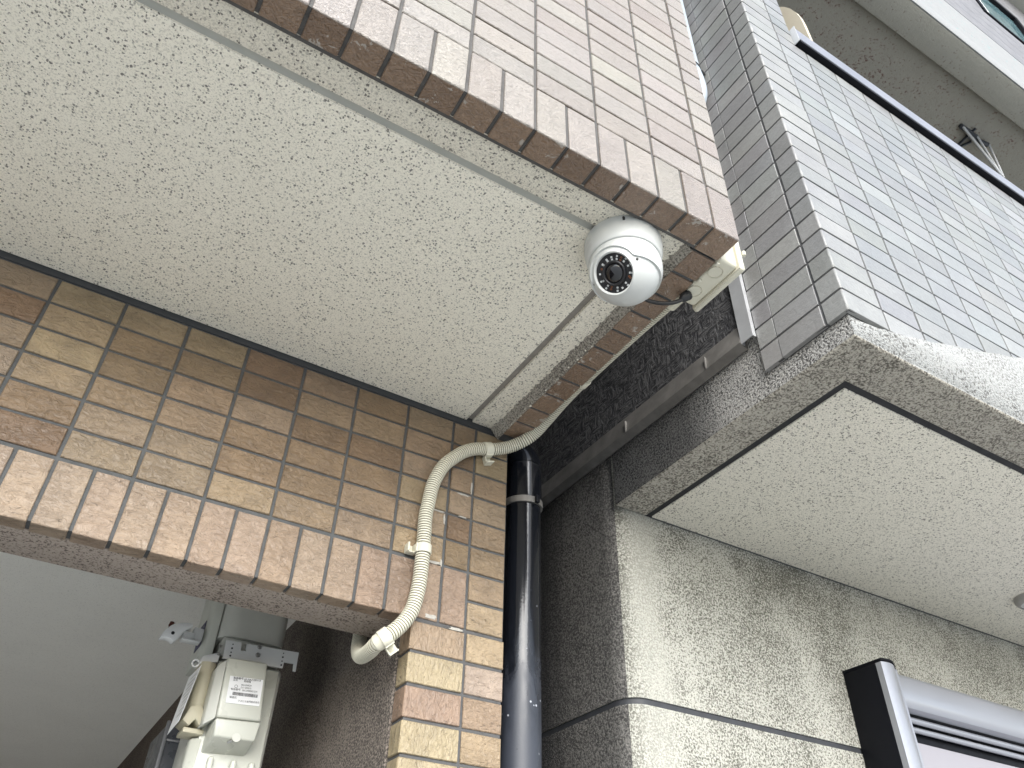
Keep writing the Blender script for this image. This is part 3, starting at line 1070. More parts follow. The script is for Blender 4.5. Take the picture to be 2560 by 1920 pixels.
box(2.531, 3.219, YF_ + 0.001, 0.3, 4.10, 4.60, 0.002, bm=us)
add("upper_siding", us, 'white_siding', gb)
win = bmesh.new()
x0, x1, z0, z1 = 2.532, 3.218, 3.455, 4.098
for a in ((x0, x1, z0, z0 + 0.022), (x0, x1, z1 - 0.05, z1), (x0, x0 + 0.04, z0 + 0.036, z1 - 0.051), (x1 - 0.05, x1, z0 + 0.036, z1 - 0.051)):
    box(a[0], a[1], YF_ - 0.007, 0.08, a[2], a[3], 0.003, bm=win)
wf = add("window", win, 'alu_dark', gb)
add("pane", box(x0 + 0.041, x1 - 0.051, 0.022, 0.028, z0 + 0.037, z1 - 0.052), 'glass', wf)
add("screen_frame", rod((2.60, 0.012, z1 - 0.06), (2.60, 0.012, z0 + 0.04), 0.008, 8), 'white_plastic', wf)
add("room_behind", box(2.5, 3.3, 0.301, 0.32, 3.4, 4.2), 'black_gap', gb)
add("upper_eave", box(0.2, 6.4, -0.25, 0.4, 4.62, 4.75), 'concrete_beam', gb)
add("upper_eave_edge", box(0.2, 6.4, -0.40, -0.251, 4.64, 4.90), 'alu_dark', gb)
add("building_mass", box(0.35, 8, 3.71, 9, -0.4, 6), 'grout_grey', gb)
add("upper_mass", box(0.30, 8, 0.33, 8, 2.61, 6), 'grout_grey', gb)

# doorway at the lower right: post with a curved cover, header, tracks, panel
dw = add("doorway", box(0.905, 2.6, 0.6085, 0.6285, -2.4, -0.3752), 'door_panel', gb)
add("door_post_side", box(0.832, 0.8995, 0.545, 0.6285, -2.4, -0.2755, 0.0012), 'alu_dark', dw)  # black side and pale cover carry shade and sky reflection in their colour
cv = [(0.832, 0.5445)] + [(0.832 + 0.0715 * t, 0.5365 - 0.012 * math.sin(math.pi * (0.15 + 0.85 * t)) + 0.018 * t * t) for t in [i / 10 for i in range(11)]] + [(0.9035, 0.600), (0.9000, 0.600), (0.8996, 0.5446)]
dp = prism(cv, 'z', -2.4, -0.2775)
o = add("door_post_cover", dp, 'alu', dw, smooth=False)
cv2 = [(x - 0.0008 if i == 0 else x, y - 0.0012) for i, (x, y) in enumerate(cv)]
add("door_post_cap", prism([(0.8305, 0.6282)] + [(x, y - 0.0015) for x, y in cv[:11]] + [(0.905, 0.5545), (0.905, 0.6282)], 'z', -0.2750, -0.2705), 'alu_dark', dw)
hp = [(0.6284, -0.2748), (0.5700, -0.2748), (0.5625, -0.2765), (0.5575, -0.2810), (0.5550, -0.2880), (0.5538, -0.2980), (0.5532, -0.3120), (0.5535, -0.3300), (0.5555, -0.3410), (0.5595, -0.3470), (0.5650, -0.3490), (0.6284, -0.3490)]
add("door_header", prism(hp, 'x', 0.9045, 2.6), 'alu', dw)
add("door_track", prism([(0.5800, -0.3495), (0.6284, -0.3495), (0.6284, -0.395), (0.6082, -0.395), (0.6082, -0.3640)], 'x', 0.9046, 2.6), 'alu_dark', dw)
for yy, zz_, rr_ in ((0.5880, -0.3590, 0.0065), (0.5975, -0.3740, 0.0060)):
    add("door_guide", rod((0.905, yy, zz_), (2.6, yy, zz_), rr_, 12), 'alu', dw)

# ------------------------------------------------------------------ security camera
CC = Vector((-0.1338, 0.1031, 0.0))
FN = Vector((-0.7150, -0.1850, -0.6742)).normalized()
B0 = CC + Vector((0, 0, -0.045))
zc0 = zso(0.103)
sc = thing("security_camera", "white dome security camera with a ring of small lights under the overhang", "security camera", CC + Vector((0, 0, zc0)))
add("base", lathe([(0.0, zc0), (0.0560, zc0 + 0.001), (0.0568, zc0 - 0.002), (0.0570, -0.003), (0.0562, -0.0120), (0.0545, -0.0215), (0.0530, -0.0282), (0.0518, -0.0290), (0.0, -0.0290)], CC, (0, 0, 1), 96), 'camera_white', sc, smooth=True)
# shell: upper part of the ball housing cut open round the face
RSH = 0.0528
bm = bmesh.new()
SEG = 120
colsA, colsB = [], []
for s in range(SEG):
    ph = 2 * math.pi * s / SEG
    top = math.asin((0.045 - 0.0298) / RSH)
    low = math.asin(-0.0195 / RSH)
    end = low
    steps = 60
    for t in range(steps + 1):
        el = top + (low - top) * t / steps
        d = Vector((math.cos(el) * math.cos(ph), math.cos(el) * math.sin(ph), math.sin(el)))
        if d.dot(FN) > math.cos(R(46)):
            end = top + (low - top) * max(0, t - 1) / steps
            break
    colA, colB = [], []
    for t in range(9):
        el = top + (end - top) * t / 8
        d = Vector((math.cos(el) * math.cos(ph), math.cos(el) * math.sin(ph), math.sin(el)))
        colA.append(bm.verts.new(B0 + d * RSH))
    colB.append(bm.verts.new(B0 + d * (RSH - 0.0028)))
    colsA.append(colA + colB)
for s in range(SEG):
    A, B = colsA[s], colsA[(s + 1) % SEG]
    for t in range(9):
        bm.faces.new((A[t], B[t], B[t + 1], A[t + 1]))
add("collar", bm, 'camera_white', sc, smooth=True)
RB = 0.0500
uf = (r_ - FN * r_.dot(FN)).normalized()
prof = [(0.0, -RB)] + [(RB * math.sin(R(a)), -RB * math.cos(R(a))) for a in range(6, 143, 4)] + [(0.0303, 0.0404), (0.0286, 0.0402), (0.0278, 0.0385), (0.0277, 0.0360)]
ball = add("eyeball", lathe(prof, B0, FN, 96, u=uf), 'camera_white', sc, smooth=True)
vf = FN.cross(uf)
if vf.dot(u_) < 0:
    vf = -vf


def on_face(u, v, h):
    return B0 + uf * u + vf * v + FN * h


face = add("face_plate", lathe([(0.0, 0.0370), (0.0277, 0.0370)], B0, FN, 64, u=uf), 'black_plastic', sc)
add("lens_ring", lathe([(0.0178, 0.0371), (0.0178, 0.0395), (0.0168, 0.0405), (0.0150, 0.0405), (0.0142, 0.0390), (0.0135, 0.0380)], B0, FN, 64, u=uf), 'black_plastic', face, smooth=True)
add("lens", lathe([(0.0136, 0.0380), (0.0120, 0.0396), (0.0090, 0.0409), (0.0050, 0.0417), (0.0, 0.0420)], B0, FN, 48, u=uf), 'lens', face, smooth=True)
led_px = [(703, 600), (645, 615), (595, 645), (555, 700), (530, 808), (545, 890), (600, 960), (720, 980), (770, 945), (803, 888), (825, 912), (842, 775), (820, 700), (795, 625), (775, 655), (700, 632), (652, 640), (607, 662), (617, 930), (718, 945), (866, 775), (568, 880), (845, 680), (575, 712)]
for a, b in led_px:
    u, v = (a - 680) / 190 * 0.0276, -(b - 788) / 220 * 0.0276
    ang = math.atan2(v, u)
    e1 = uf * math.cos(ang) + vf * math.sin(ang)
    e2 = -uf * math.sin(ang) + vf * math.cos(ang)
    c = on_face(u, v, 0.0371)
    s = 0.0013
    bot = [c + e1 * i * s + e2 * j * s for i, j in ((-1, -1), (1, -1), (1, 1), (-1, 1))]
    add("led", hexa(bot + [p + FN * 0.0009 for p in bot]), 'led', face)
for a, b in [(747, 613), (738, 643), (546, 752), (848, 830), (650, 968), (657, 940), (835, 815)]:
    u, v = (a - 680) / 190 * 0.0276, -(b - 788) / 220 * 0.0276
    c = on_face(u, v, 0.0)
    add("copper_ring", lathe([(0.0009, 0.0372), (0.0009, 0.0376), (0.00135, 0.0376), (0.00135, 0.0372)], c, FN, 14), 'copper', face)


def ray_dir(px, py):
    return (f_ + r_ * ((px - 1280) / FPX) - u_ * ((py - 960) / FPX)).normalized()


def dot_on_sphere(u, v, rad, name, r=0.0016):
    d = (FN * math.sqrt(max(0, 1 - u * u - v * v)) + uf * u + vf * v).normalized()
    add(name, lathe([(0.0, 0.0004), (r, 0.0004), (r, -0.001)], B0 + d * rad, d, 16), 'black_plastic', sc)


dot_on_sphere(0.63, 0.40, 0.0500, "screw_hole", 0.0020)
dot_on_sphere(-0.66, -0.36, 0.0500, "screw_hole", 0.0013)
add("mounting_notch", box(-0.1690, -0.1640, 0.0562, 0.0612, -0.0010, 0.006), 'black_gap', sc)
# small rating sticker on the side of the base
bm = bmesh.new()
vsA = []
for t in range(7):
    a = R(150 + t * 4.5)
    vsA.append([bm.verts.new(CC + Vector((math.cos(a) * rad, math.sin(a) * rad, z))) for rad, z in ((0.0572, -0.0040), (0.0552, -0.0195))])
for A, B in zip(vsA[:-1], vsA[1:]):
    bm.faces.new((A[0], B[0], B[1], A[1]))
add("rating_sticker", bm, 'bracket', sc)

# cable from the camera to the junction box
cab = thing("camera_cable", "short black cable running from the dome camera to the junction box", "cable", (0.0, 0.126, -0.012))
cp = spline([(-0.098, 0.140, -0.002), (-0.075, 0.150, -0.012), (-0.055, 0.1515, -0.0185), (-0.036, 0.1455, -0.0205), (-0.020, 0.1370, -0.0195), (-0.008, 0.1295, -0.0145), (0.0015, 0.1245, -0.006)], 0.002)
add("wire", tube(cp, 0.0032, 12), 'black_rubber', cab, smooth=True)
ax = (cp[-1] - cp[-4]).normalized()
add("gland", lathe([(0.0, -0.008), (0.0035, -0.008), (0.0068, -0.003), (0.0078, 0.001), (0.0078, 0.006), (0.0085, 0.0065), (0.0085, 0.0095), (0.0, 0.0095)], Vector((0.0020, 0.1240, -0.0040)) - ax * 0.004, ax, 24), 'black_rubber', cab, smooth=False)

# ------------------------------------------------------------------ junction box on the gap side of the overhang
jb = thing("junction_box", "cream plastic junction box with two round knockouts on the overhang corner", "junction box", (0.015, 0.09, 0.0))
add("box_body", box(-0.0025, 0.0335, 0.0400, 0.1400, 0.0012, 0.104, 0.006, 4), 'cream', jb, smooth=False)
add("lid", box(0.0337, 0.0435, 0.0355, 0.1445, -0.0036, 0.1085, 0.0045, 4), 'cream', jb, smooth=False)
add("lid_seam", box(0.0325, 0.0345, 0.0375, 0.1425, -0.0010, 0.1065, 0.003, 2), 'cream_dirty', jb)
for y in (0.0655, 0.1120):
    add("knockout", lathe([(0.0108, 0.0014), (0.0108, 0.0002), (0.0117, 0.0000), (0.0117, 0.0014)], (0.0100, y, 0.0), (0, 0, 1), 40), 'cream_dirty', jb)
    add("knockout_plate", lathe([(0.0, 0.0008), (0.0104, 0.0008), (0.0104, 0.0016)], (0.0100, y, 0.0), (0, 0, 1), 40), 'cream', jb)
for y in (0.051, 0.0905):
    add("mounting_lug", box(-0.0024, 0.0040, y - 0.003, y + 0.003, -0.0022, 0.0016, 0.0012), 'cream', jb)
add("lid_hinge", rod((0.0455, 0.0350, 0.030), (0.0455, 0.0350, 0.038), 0.0032, 12), 'cream', jb)

# ------------------------------------------------------------------ corrugated conduit and its clips
cond = thing("conduit", "cream corrugated conduit curving over the brown tiles up to the junction box", "conduit", (-0.187, YW - 0.004, -0.40))
WY = YW - 0.0150
path_pts = [(-0.2050, 0.795, -0.22), (-0.2050, 0.795, -0.30), (-0.2060, 0.790, -0.355), (-0.2140, 0.768, -0.398), (-0.2270, 0.715, -0.4300), (-0.2365, 0.655, -0.4440), (-0.2395, 0.620, -0.4440), (-0.2345, WY + 0.002, -0.4385), (-0.2261, WY, -0.4307), (-0.2126, WY, -0.4162),
            (-0.2020, WY, -0.4006), (-0.1938, WY, -0.3822), (-0.1891, WY, -0.3582), (-0.1867, WY, -0.3341), (-0.1862, WY, -0.3067),
            (-0.1860, WY, -0.2801), (-0.1869, WY, -0.2483), (-0.1875, WY, -0.2178), (-0.1844, WY, -0.1886), (-0.1790, WY, -0.151),
            (-0.1635, WY, -0.1104), (-0.1432, WY, -0.0835), (-0.1223, WY, -0.0625), (-0.0990, WY, -0.0480), (-0.0757, WY, -0.0406),
            (-0.0475, 0.6000, -0.0305), (-0.0270, 0.5910, -0.0210), (-0.0085, 0.5750, -0.0095), (0.0035, 0.5580, 0.0030), (0.0080, 0.5260, 0.0140),
            (0.0090, 0.4740, 0.0235), (0.0096, 0.4100, 0.0290), (0.0098, 0.3300, 0.0300), (0.0098, 0.2500, 0.0290), (0.0098, 0.1800, 0.0260), (0.0100, 0.1440, 0.0240)]
RIB = 5
pitch = 0.0046
path = spline(path_pts, pitch / RIB)
rp_ = [0.0117, 0.0121, 0.0121, 0.0117, 0.0098]


def crad(i):
    return rp_[i % RIB]


bm = tube(path, crad, 20)
o = add("corrugated_tube", bm, None, cond, smooth=False, mats=['cream', 'valley'])
for p in o.data.polygons:
    i0 = min(p.vertices) // 20
    if len(p.vertices) == 4:
        p.use_smooth = True
        if (i0 % RIB) in (3, 4):
            p.material_index = 1  # grooves between the ribs get the darker tone


def frame_at(pt):
    k = min(range(len(path)), key=lambda i: (path[i] - Vector(pt)).length)
    k = max(2, min(len(path) - 3, k))
    return path[k], (path[k + 2] - path[k - 2]).normalized()


def clip(pt, nrm, flip, label, width=0.0155):
    c, T = frame_at(pt)
    Nn = Vector(nrm)
    Nn = (Nn - T * Nn.dot(T)).normalized()
    Bn = T.cross(Nn) * flip
    t = thing("conduit_clip", label, "clip", c, "cream clips holding the conduit")
    add("band", lathe([(0.0123, -width / 2), (0.0136, -width / 2), (0.0140, -width / 2 + 0.001), (0.0140, width / 2 - 0.001), (0.0136, width / 2), (0.0123, width / 2)], c, T, 40), 'cream', t, smooth=False)

    def bx(b0, b1, n0, n1, t0, t1):
        return [c + Bn * b + Nn * n + T * q for (b, n, q) in ((b0, n0, t0), (b1, n0, t0), (b1, n1, t0), (b0, n1, t0), (b0, n0, t1), (b1, n0, t1), (b1, n1, t1), (b0, n1, t1))]
    h = width / 2
    bm = hexa(bx(0.0105, 0.0270, -0.0145, -0.0110, -h, h), 0.0008)
    hexa(bx(0.0240, 0.0270, -0.0112, 0.0015, -h, h), 0.0008, bm=bm)
    hexa(bx(0.0100, 0.0145, -0.0112, 0.0060, -h, h), 0.0008, bm=bm)
    hexa(bx(0.0140, 0.0245, -0.0112, -0.0020, -h, -h + 0.002), 0.0004, bm=bm)
    add("foot", bm, 'cream', t)
    return t


clip((-0.0757, WY, -0.0406), (0, -1, 0), 1, "cream conduit clip beside the top of the dark drain pipe")
clip((-0.1860, WY, -0.2801), (0, -1, 0), -1, "cream conduit clip half way down the vertical run on the brown tiles")
clip((-0.2330, WY, -0.4380), (0, -1, 0), 1, "cream conduit clip lowest on the conduit at the pillar corner")
clip((0.0096, 0.4100, 0.029), (1, 0, 0), 1, "cream conduit clip on the overhang's gap side behind the camera")
add("coupling", lathe([(0.0, 0.0), (0.0140, 0.0), (0.0140, 0.0280), (0.0, 0.0280)], (0.0105, 0.1425, 0.0235), (0, 1, 0), 28), 'cream', cond)
c_, T_ = frame_at((-0.2420, WY, -0.4450))
add("coupling", lathe([(0.0122, -0.007), (0.0129, -0.007), (0.0129, 0.006), (0.0122, 0.006)], c_, T_, 32), 'cream', cond)

# ------------------------------------------------------------------ drain pipe in the gap
dpipe = thing("drain_pipe", "dark navy drain pipe between the brown pillar and the grey building", "drain pipe", (0.038, 0.66, -2.4))
PX, PY = 0.0385, 0.6610
add("pipe", lathe([(0.0, -2.4), (0.0345, -2.4), (0.0345, -0.072), (0.0, -0.072)], (PX, PY, 0), (0, 0, 1), 64), 'pipe', dpipe, smooth=False)
add("socket", lathe([(0.0345, -0.094), (0.0362, -0.094), (0.0366, -0.092), (0.0366, -0.0190), (0.0372, -0.0185), (0.0372, -0.0165), (0.0, -0.0165)], (PX, PY, 0), (0, 0, 1), 64), 'pipe', dpipe, smooth=False)
ep = [Vector((PX, PY, -0.0165))] + [Vector((PX, PY + 0.042 - 0.042 * math.cos(R(a)), -0.0165 + 0.042 * math.sin(R(a)))) for a in range(9, 91, 9)] + [Vector((PX, PY + 0.2, 0.0255))]
add("elbow", tube(ep, 0.0362, 48), 'pipe', dpipe, smooth=True)
cb = lathe([(0.0348, -0.0125 / 2), (0.0386, -0.0125 / 2), (0.0390, 0), (0.0386, 0.0125 / 2), (0.0348, 0.0125 / 2)], (PX, PY, -0.0990), Vector((-0.05, -0.06, 1)), 48)
ca = add("clamp_band", cb, 'flash', dpipe)
add("clamp_screw", box(PX + 0.0035, PX + 0.0115, PY - 0.0445, PY - 0.0370, -0.1085, -0.0925, 0.001), 'alu_dark', dpipe)

# ------------------------------------------------------------------ pale pipe on the grey side wall
pc = thing("pale_pipe", "pale blue pipe fixed upright on the grey tiled side wall in the gap", "pipe", (0.208, 0.168, 0.75))
pp = spline([(0.2075, 0.166, 3.0), (0.2075, 0.166, 1.8), (0.2075, 0.166, 1.10), (0.2075, 0.165, 0.93), (0.2080, 0.161, 0.87), (0.2090, 0.1600, 0.83), (0.2085, 0.164, 0.795), (0.2065, 0.176, 0.772), (0.2040, 0.198, 0.762), (0.204, 0.25, 0.758), (0.204, 0.4, 0.757)], 0.006)
add("tube", tube(pp, 0.0120, 20), 'pale_cable', pc, smooth=True)
tie = rod((0.2283, 0.158, 0.899), (0.2160, 0.156, 0.905), 0.0042, 12)
tube(spline([(0.218, 0.156, 0.905), (0.205, 0.151, 0.918), (0.194, 0.158, 0.940), (0.190, 0.170, 0.960)], 0.004), 0.0014, 8, tie)
add("cable_tie", tie, 'black_rubber', pc)

# ------------------------------------------------------------------ laundry pole bracket hanging in the balcony
hb = thing("pole_bracket", "thin grey metal laundry pole bracket hanging from the balcony ceiling", "bracket", (2.20, 0.28, 2.405))
bm = box(2.140, 2.262, 0.262, 0.282, 2.385, 2.4045, 0.002)
add("ceiling_plate", bm, 'dark_box', hb)
bm = rod((2.150, 0.268, 2.39), (2.392, 0.300, 2.232), 0.0065, 8)
rod((2.250, 0.265, 2.39), (2.392, 0.300, 2.232), 0.0050, 8, bm)
rod((2.330, 0.262, 2.385), (2.405, 0.300, 2.225), 0.0050, 8, bm)
add("arm", bm, 'metal_trim', hb)
bm = rod((2.215, 0.245, 2.398), (2.225, 0.345, 2.398), 0.006, 8)
rod((2.262, 0.300, 2.398), (2.240, 0.345, 2.398), 0.006, 8, bm)
rod((2.215, 0.290, 2.396), (2.330, 0.268, 2.385), 0.012, 8, bm)
add("cross_bar", bm, 'dark_box', hb)

# ------------------------------------------------------------------ round fitting on the slab ceiling
rf = thing("ceiling_fitting", "small round grey fitting on the speckled slab ceiling at the right edge", "fitting", (1.338, 0.428, ZB))
add("rim", lathe([(0.0, ZB), (0.040, ZB), (0.040, ZB - 0.010), (0.034, ZB - 0.018), (0.030, ZB - 0.0185)], (1.338, 0.428, 0), (0, 0, 1), 32), 'fitting', rf, smooth=True)
add("cover", lathe([(0.030, ZB - 0.0170), (0.018, ZB - 0.024), (0.0, ZB - 0.026)], (1.338, 0.428, 0), (0, 0, 1), 32), 'bracket', rf, smooth=True)

# ------------------------------------------------------------------ plug in the recess ceiling
pg = lathe([(0.0, 0.0), (0.0050, 0.0), (0.0050, -0.010), (0.0028, -0.011), (0.0028, -0.018), (0.0, -0.018)], (-0.4281, 1.4505, -0.165), Vector((0.25, 0.0, 1)), 12)
o = add("ceiling_plug", pg, 'rust')
o['label'] = "small rusty red plug sticking out of the white recess ceiling"
o['category'] = "plug"

# ------------------------------------------------------------------ gas meter in the recess
gm = thing("gas_meter", "grey green gas meter with a barcode sticker hanging in the recess", "gas meter", (-0.34, 1.0, -0.75))
# casting
b = hexa([(-0.405, 0.965, -0.80), (-0.2850, 0.965, -0.80), (-0.2850, 1.11, -0.80), (-0.405, 1.11, -0.80),
          (-0.400, 0.960, -0.392), (-0.2790, 0.960, -0.388), (-0.2790, 1.11, -0.388), (-0.400, 1.11, -0.392)], 0.012, 4)
add("casting", b, 'meter', gm)
b = hexa([(-0.400, 0.955, -0.80), (-0.2890, 0.955, -0.80), (-0.2890, 0.962, -0.80), (-0.400, 0.962, -0.80),
          (-0.396, 0.950, -0.400), (-0.2885, 0.950, -0.397), (-0.2885, 0.961, -0.397), (-0.396, 0.961, -0.400)], 0.003, 2)
add("casting_flange", b, 'meter_light', gm)
up = [(-0.4030, 1.10)] + arc(-0.4030 + 0.030, 0.9555 + 0.030, 0.030, 180, 270, 6) + arc(-0.2860 - 0.022, 0.9555 + 0.022, 0.022, 270, 360, 6) + [(-0.2860, 1.10)]
b = prism(up, 'z', -0.352, -0.235)
add("upper_cover", b, 'meter', gm)
add("cover_neck", box(-0.3960, -0.2880, 0.962, 1.10, -0.388, -0.3522, 0.004), 'meter', gm)
add("side_cover", prism([(-0.4250, 1.08), (-0.4250, 1.0), (-0.4190, 0.985), (-0.4045, 0.980), (-0.4035, 1.08)], 'z', -0.395, -0.240, 0.002), 'meter_light', gm)
add("side_label", box(-0.4262, -0.4252, 1.000, 1.045, -0.364, -0.318), 'label_blue', gm)
# bracket plate with holes and screws
bp_ = [(-0.397, -0.371), (-0.3700, -0.3700), (-0.3690, -0.3840), (-0.3600, -0.3830), (-0.3610, -0.3700), (-0.2670, -0.3660), (-0.2665, -0.4000), (-0.2715, -0.4000), (-0.2725, -0.3870), (-0.2900, -0.3880), (-0.2905, -0.3985), (-0.3950, -0.4030)]
add("mounting_bracket", prism(bp_, 'y', 0.9280, 0.9315), 'bracket', gm)
for x, z, r in ((-0.384, -0.376, 0.0012), (-0.384, -0.383, 0.0017), (-0.384, -0.390, 0.0013), (-0.384, -0.396, 0.0016), (-0.294, -0.373, 0.0012), (-0.294, -0.380, 0.0017), (-0.294, -0.387, 0.0013), (-0.294, -0.394, 0.0016)):
    add("bracket_hole", lathe([(0.0, 0.0), (r, 0.0), (r, -0.001)], (x, 0.9277, z), (0, -1, 0), 12), 'black_gap', gm)
for z in (-0.3710, -0.3850):
    s = lathe([(0.0042, 0.0), (0.0042, 0.0012), (0.0034, 0.0022), (0.0030, 0.0022), (0.0028, 0.0012), (0.0, 0.0012)], (-0.338, 0.9278, z), (0, -1, 0), 16)
    box(-0.3402, -0.3358, 0.9262, 0.9268, z - 0.0004, z + 0.0004, bm=s)
    add("screw", s, 'steel', gm)
# communication box: slanted left shoulder, rounded front, sticker
b = hexa([(-0.3880, 0.898, -0.5050), (-0.3150, 0.902, -0.4995), (-0.3140, 0.955, -0.4995), (-0.3880, 0.955, -0.5050),
          (-0.3920, 0.898, -0.4090), (-0.3240, 0.902, -0.4040), (-0.3230, 0.955, -0.4040), (-0.3920, 0.955, -0.4090)], 0.004, 3)
add("comm_box", b, 'meter_light', gm)
b = hexa([(-0.4035, 0.915, -0.5160), (-0.3885, 0.903, -0.5055), (-0.3885, 0.956, -0.5055), (-0.4035, 0.956, -0.5160),
          (-0.4035, 0.915, -0.4220), (-0.3922, 0.903, -0.4105), (-0.3922, 0.956, -0.4105), (-0.4035, 0.956, -0.4220)], 0.002, 2)
add("comm_box_shoulder", b, 'meter', gm)
b = hexa([(-0.3845, 0.900, -0.5330), (-0.3180, 0.904, -0.5305), (-0.3180, 0.955, -0.5440), (-0.3890, 0.955, -0.5490),
          (-0.3885, 0.8975, -0.5065), (-0.3145, 0.9015, -0.5010), (-0.3145, 0.955, -0.5010), (-0.3885, 0.955, -0.5065)], 0.003, 3)
cap_ = add("comm_box_cap", b, 'meter_light', gm)
add("cap_notch", lathe([(0.0, 0.0004), (0.0068, 0.0004), (0.0068, -0.002)], (-0.3490, 0.9010, -0.5300), (0, -1, 0.1), 24), 'meter', cap_)
add("cap_screw", rod((-0.3550, 0.8990, -0.5360), (-0.3600, 0.9040, -0.5390), 0.0024, 10), 'steel', cap_)
# sticker, tilted like the box front
SU = Vector((0.0560, 0.0033, 0.0045))
SVv = Vector((0.0025, 0.0, -0.0430))
SO = Vector((-0.3820, 0.8972, -0.4385))
SNn = Vector((0, -1, 0))


def stk(u, v, h=0.0):
    return SO + SU * u + SVv * v + SNn * h


b = hexa([stk(0, 1), stk(1, 1), stk(1, 1) + Vector((0, 0.0014, 0)), stk(0, 1) + Vector((0, 0.0014, 0)), stk(0, 0), stk(1, 0), stk(1, 0) + Vector((0, 0.0014, 0)), stk(0, 0) + Vector((0, 0.0014, 0))])
st = add("sticker", b, 'sticker', gm)
bm = bmesh.new()
rr = random.Random(3)


def ink(u0, u1, v0, v1):
    bm.faces.new([bm.verts.new(stk(u, v, 0.0003)) for u, v in ((u0, v1), (u1, v1), (u1, v0), (u0, v0))])


u = 0.15
while u < 0.90:
    w = rr.choice((0.006, 0.010, 0.014))
    ink(u, u + w, 0.58, 0.70)
    u += w + rr.choice((0.005, 0.008))
add("barcode", bm, 'ink', st)


def text(s, u, v, size, name="lettering"):
    cu = bpy.data.curves.new(name, 'FONT')
    cu.body = s
    cu.size = size
    cu.materials.append(MAT['ink'])
    tmp = bpy.data.objects.new(name, cu)
    COL.objects.link(tmp)
    dg = bpy.context.evaluated_depsgraph_get()
    me = bpy.data.meshes.new_from_object(tmp.evaluated_get(dg))
    bpy.data.objects.remove(tmp)
    o = bpy.data.objects.new(name, me)
    COL.objects.link(o)
    o.parent = st
    ex, ez = SU.normalized(), -SVv.normalized()
    p = stk(u, v, 0.0004)
    o.matrix_local = Matrix(((ex.x, ez.x, 0, p.x - gm.location.x), (ex.y, ez.y, -1, p.y - gm.location.y), (ex.z, ez.z, 0, p.z - gm.location.z), (0, 0, 0, 1)))
    return o


text("製造番号", 0.10, 0.10, 0.0042)
text("品名", 0.10, 0.17, 0.0040)
text("AF-NA210D11A", 0.42, 0.10, 0.0042)
text("無線機", 0.42, 0.18, 0.0040)
text("003-200024", 0.36, 0.32, 0.0036)
text("D21-0000-5", 0.36, 0.42, 0.0036)
text("製造番号", 0.08, 0.52, 0.0040)
text("00123000021234", 0.42, 0.52, 0.0036)
text("製造元", 0.08, 0.82, 0.0040)
text("アズビル金門株式会社", 0.34, 0.92, 0.0036)
bm = lathe([(0.0021, 0.0), (0.0021, 0.0003), (0.0026, 0.0003), (0.0026, 0.0)], stk(0.22, 0.37), SNn, 18)
add("mark", bm, 'ink', st)
# beige cylinder at the left with its hooked foot
b = prism([(-0.4250, 0.99)] + arc(-0.4105, 0.960, 0.0145, 180, 360, 10) + [(-0.3960, 0.99)], 'z', -0.497, -0.4065)
add("battery_tube", b, 'meter_beige', gm, smooth=False)
b = prism([(-0.4320, -0.507), (-0.4240, -0.484), (-0.4090, -0.480), (-0.4020, -0.487), (-0.4000, -0.4965), (-0.3925, -0.4970), (-0.3930, -0.5100), (-0.4050, -0.511), (-0.4120, -0.503), (-0.4200, -0.514)], 'y', 0.938, 0.99, 0.0015)
add("tube_foot", b, 'meter_beige', gm)
add("tube_foot", box(-0.4260, -0.3930, 0.945, 0.99, -0.5230, -0.5150, 0.0015), 'meter_beige', gm)
add("lower_housing", hexa([(-0.4120, 0.965, -0.80), (-0.4000, 0.948, -0.80), (-0.4000, 0.99, -0.80), (-0.4120, 0.99, -0.80),
                           (-0.4080, 0.965, -0.525), (-0.3920, 0.948, -0.525), (-0.3920, 0.99, -0.525), (-0.4080, 0.99, -0.525)], 0.004, 2), 'meter_light', gm)
for x in (-0.372, -0.335, -0.305):
    add("casting_rib", box(x - 0.005, x + 0.005, 0.938, 0.952, -0.80, -0.553, 0.004, 3), 'meter_light', gm)
# hanging tag
tg = hexa([(-0.4400, 0.918, -0.5160), (-0.4396, 0.918, -0.5160), (-0.4401, 0.992, -0.5195), (-0.4405, 0.992, -0.5195),
           (-0.4284, 0.918, -0.4240), (-0.4280, 0.918, -0.4240), (-0.4307, 0.992, -0.4240), (-0.4311, 0.992, -0.4240)])
tag_ = thing("paper_tag", "white printed paper tag hanging on the left side of the gas meter", "tag", (-0.43, 0.95, -0.43))
tg_o = add("card", tg, 'sticker', tag_)
bm = bmesh.new()
for k in range(9):
    q0 = 0.10 + 0.085 * k
    q1 = q0 + (0.045 if k % 3 else 0.03)
    e0, e1 = 0.15, rr.uniform(0.5, 0.9)

    def tp(e, q):
        a = Vector((-0.4284, 0.918, -0.4240)).lerp(Vector((-0.4311, 0.992, -0.4240)), e)
        c = Vector((-0.4400, 0.918, -0.5160)).lerp(Vector((-0.4405, 0.992, -0.5195)), e)
        return a.lerp(c, q) + Vector((-0.0004, 0, 0))
    bm.faces.new([bm.verts.new(tp(e, q)) for e, q in ((e0, q0), (e1, q0), (e1, q1), (e0, q1))])
add("print", bm, 'bracket', tag_)
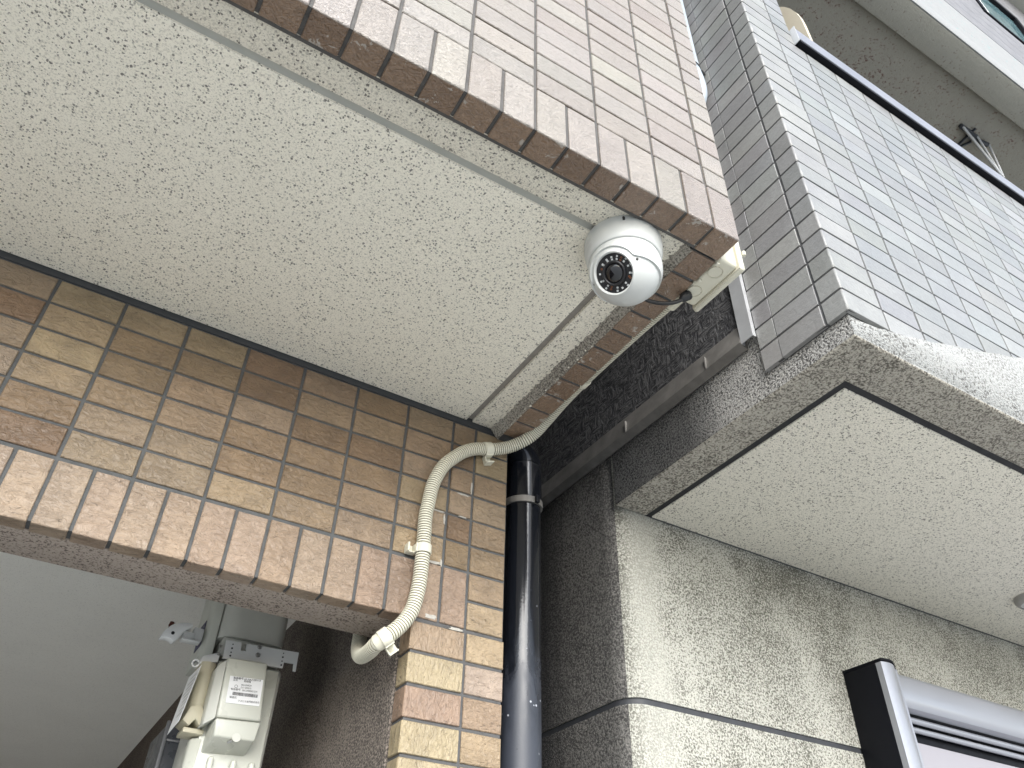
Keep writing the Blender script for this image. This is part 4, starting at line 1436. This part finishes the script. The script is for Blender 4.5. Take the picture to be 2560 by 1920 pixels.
# valve lever and link
lv = [(-0.4985, -0.3720), (-0.4930, -0.3560), (-0.4830, -0.3440), (-0.4700, -0.3385), (-0.4560, -0.3350), (-0.4480, -0.3370), (-0.4490, -0.3425), (-0.4580, -0.3490), (-0.4640, -0.3590), (-0.4690, -0.3690), (-0.4740, -0.3745), (-0.4800, -0.3700), (-0.4900, -0.3690)]
lever = add("valve_lever", prism(lv, 'y', 0.980, 1.000, 0.003, 2), 'white_plastic', gm)
add("lever_pin", lathe([(0.0, 0.0006), (0.0030, 0.0006), (0.0030, -0.001)], (-0.4790, 0.9800, -0.3595), (0, -1, 0), 16), 'black_gap', lever)
b = box(-0.4610, -0.4420, 0.984, 1.004, -0.3620, -0.3500, 0.0015)
box(-0.4440, -0.4270, 0.988, 1.010, -0.3600, -0.3380, 0.0015, bm=b)
box(-0.4620, -0.4300, 0.980, 1.000, -0.3660, -0.3628, 0.001, bm=b)
add("valve_link", b, 'bracket', gm)
b = lathe([(0.0042, -0.010), (0.0068, -0.010), (0.0068, 0.006), (0.0042, 0.006)], (-0.4300, 0.965, -0.4080), Vector((-0.3, -1, -0.2)), 20)
add("hook_eye", b, 'white_plastic', gm, smooth=False)
b = hexa([(-0.428, 0.955, -0.4110), (-0.398, 0.945, -0.4040), (-0.398, 0.985, -0.4040), (-0.428, 0.985, -0.4110),
          (-0.424, 0.955, -0.3960), (-0.397, 0.945, -0.3860), (-0.397, 0.985, -0.3860), (-0.424, 0.985, -0.3960)], 0.002)
add("side_bracket", b, 'bracket', gm)
for y, z in ((0.944, -0.378), (0.944, -0.391)):
    add("screw", lathe([(0.0, 0.002), (0.0026, 0.002), (0.0026, -0.001)], (-0.4005, y, z), (0, -1, 0), 12), 'steel', gm)
# pipe at the back of the meter
add("inlet_pipe", rod((-0.335, 1.12, -0.9), (-0.335, 1.12, -0.28), 0.02, 20), 'fitting', gm)

# dark box standing behind the meter
db = thing("equipment_box", "dark grey metal box behind the lower left of the gas meter", "box", (-0.40, 1.2, -1.0))
add("cabinet", box(-0.428, -0.370, 1.10, 1.25, -1.0, -0.472, 0.003), 'dark_box', db)
add("cabinet_edge", box(-0.4305, -0.4245, 1.094, 1.0995, -1.0, -0.470, 0.001), 'dark_trim', db)
add("latch_bar", box(-0.4240, -0.3720, 1.096, 1.0995, -0.5030, -0.4990, 0.0008), 'dark_trim', db)
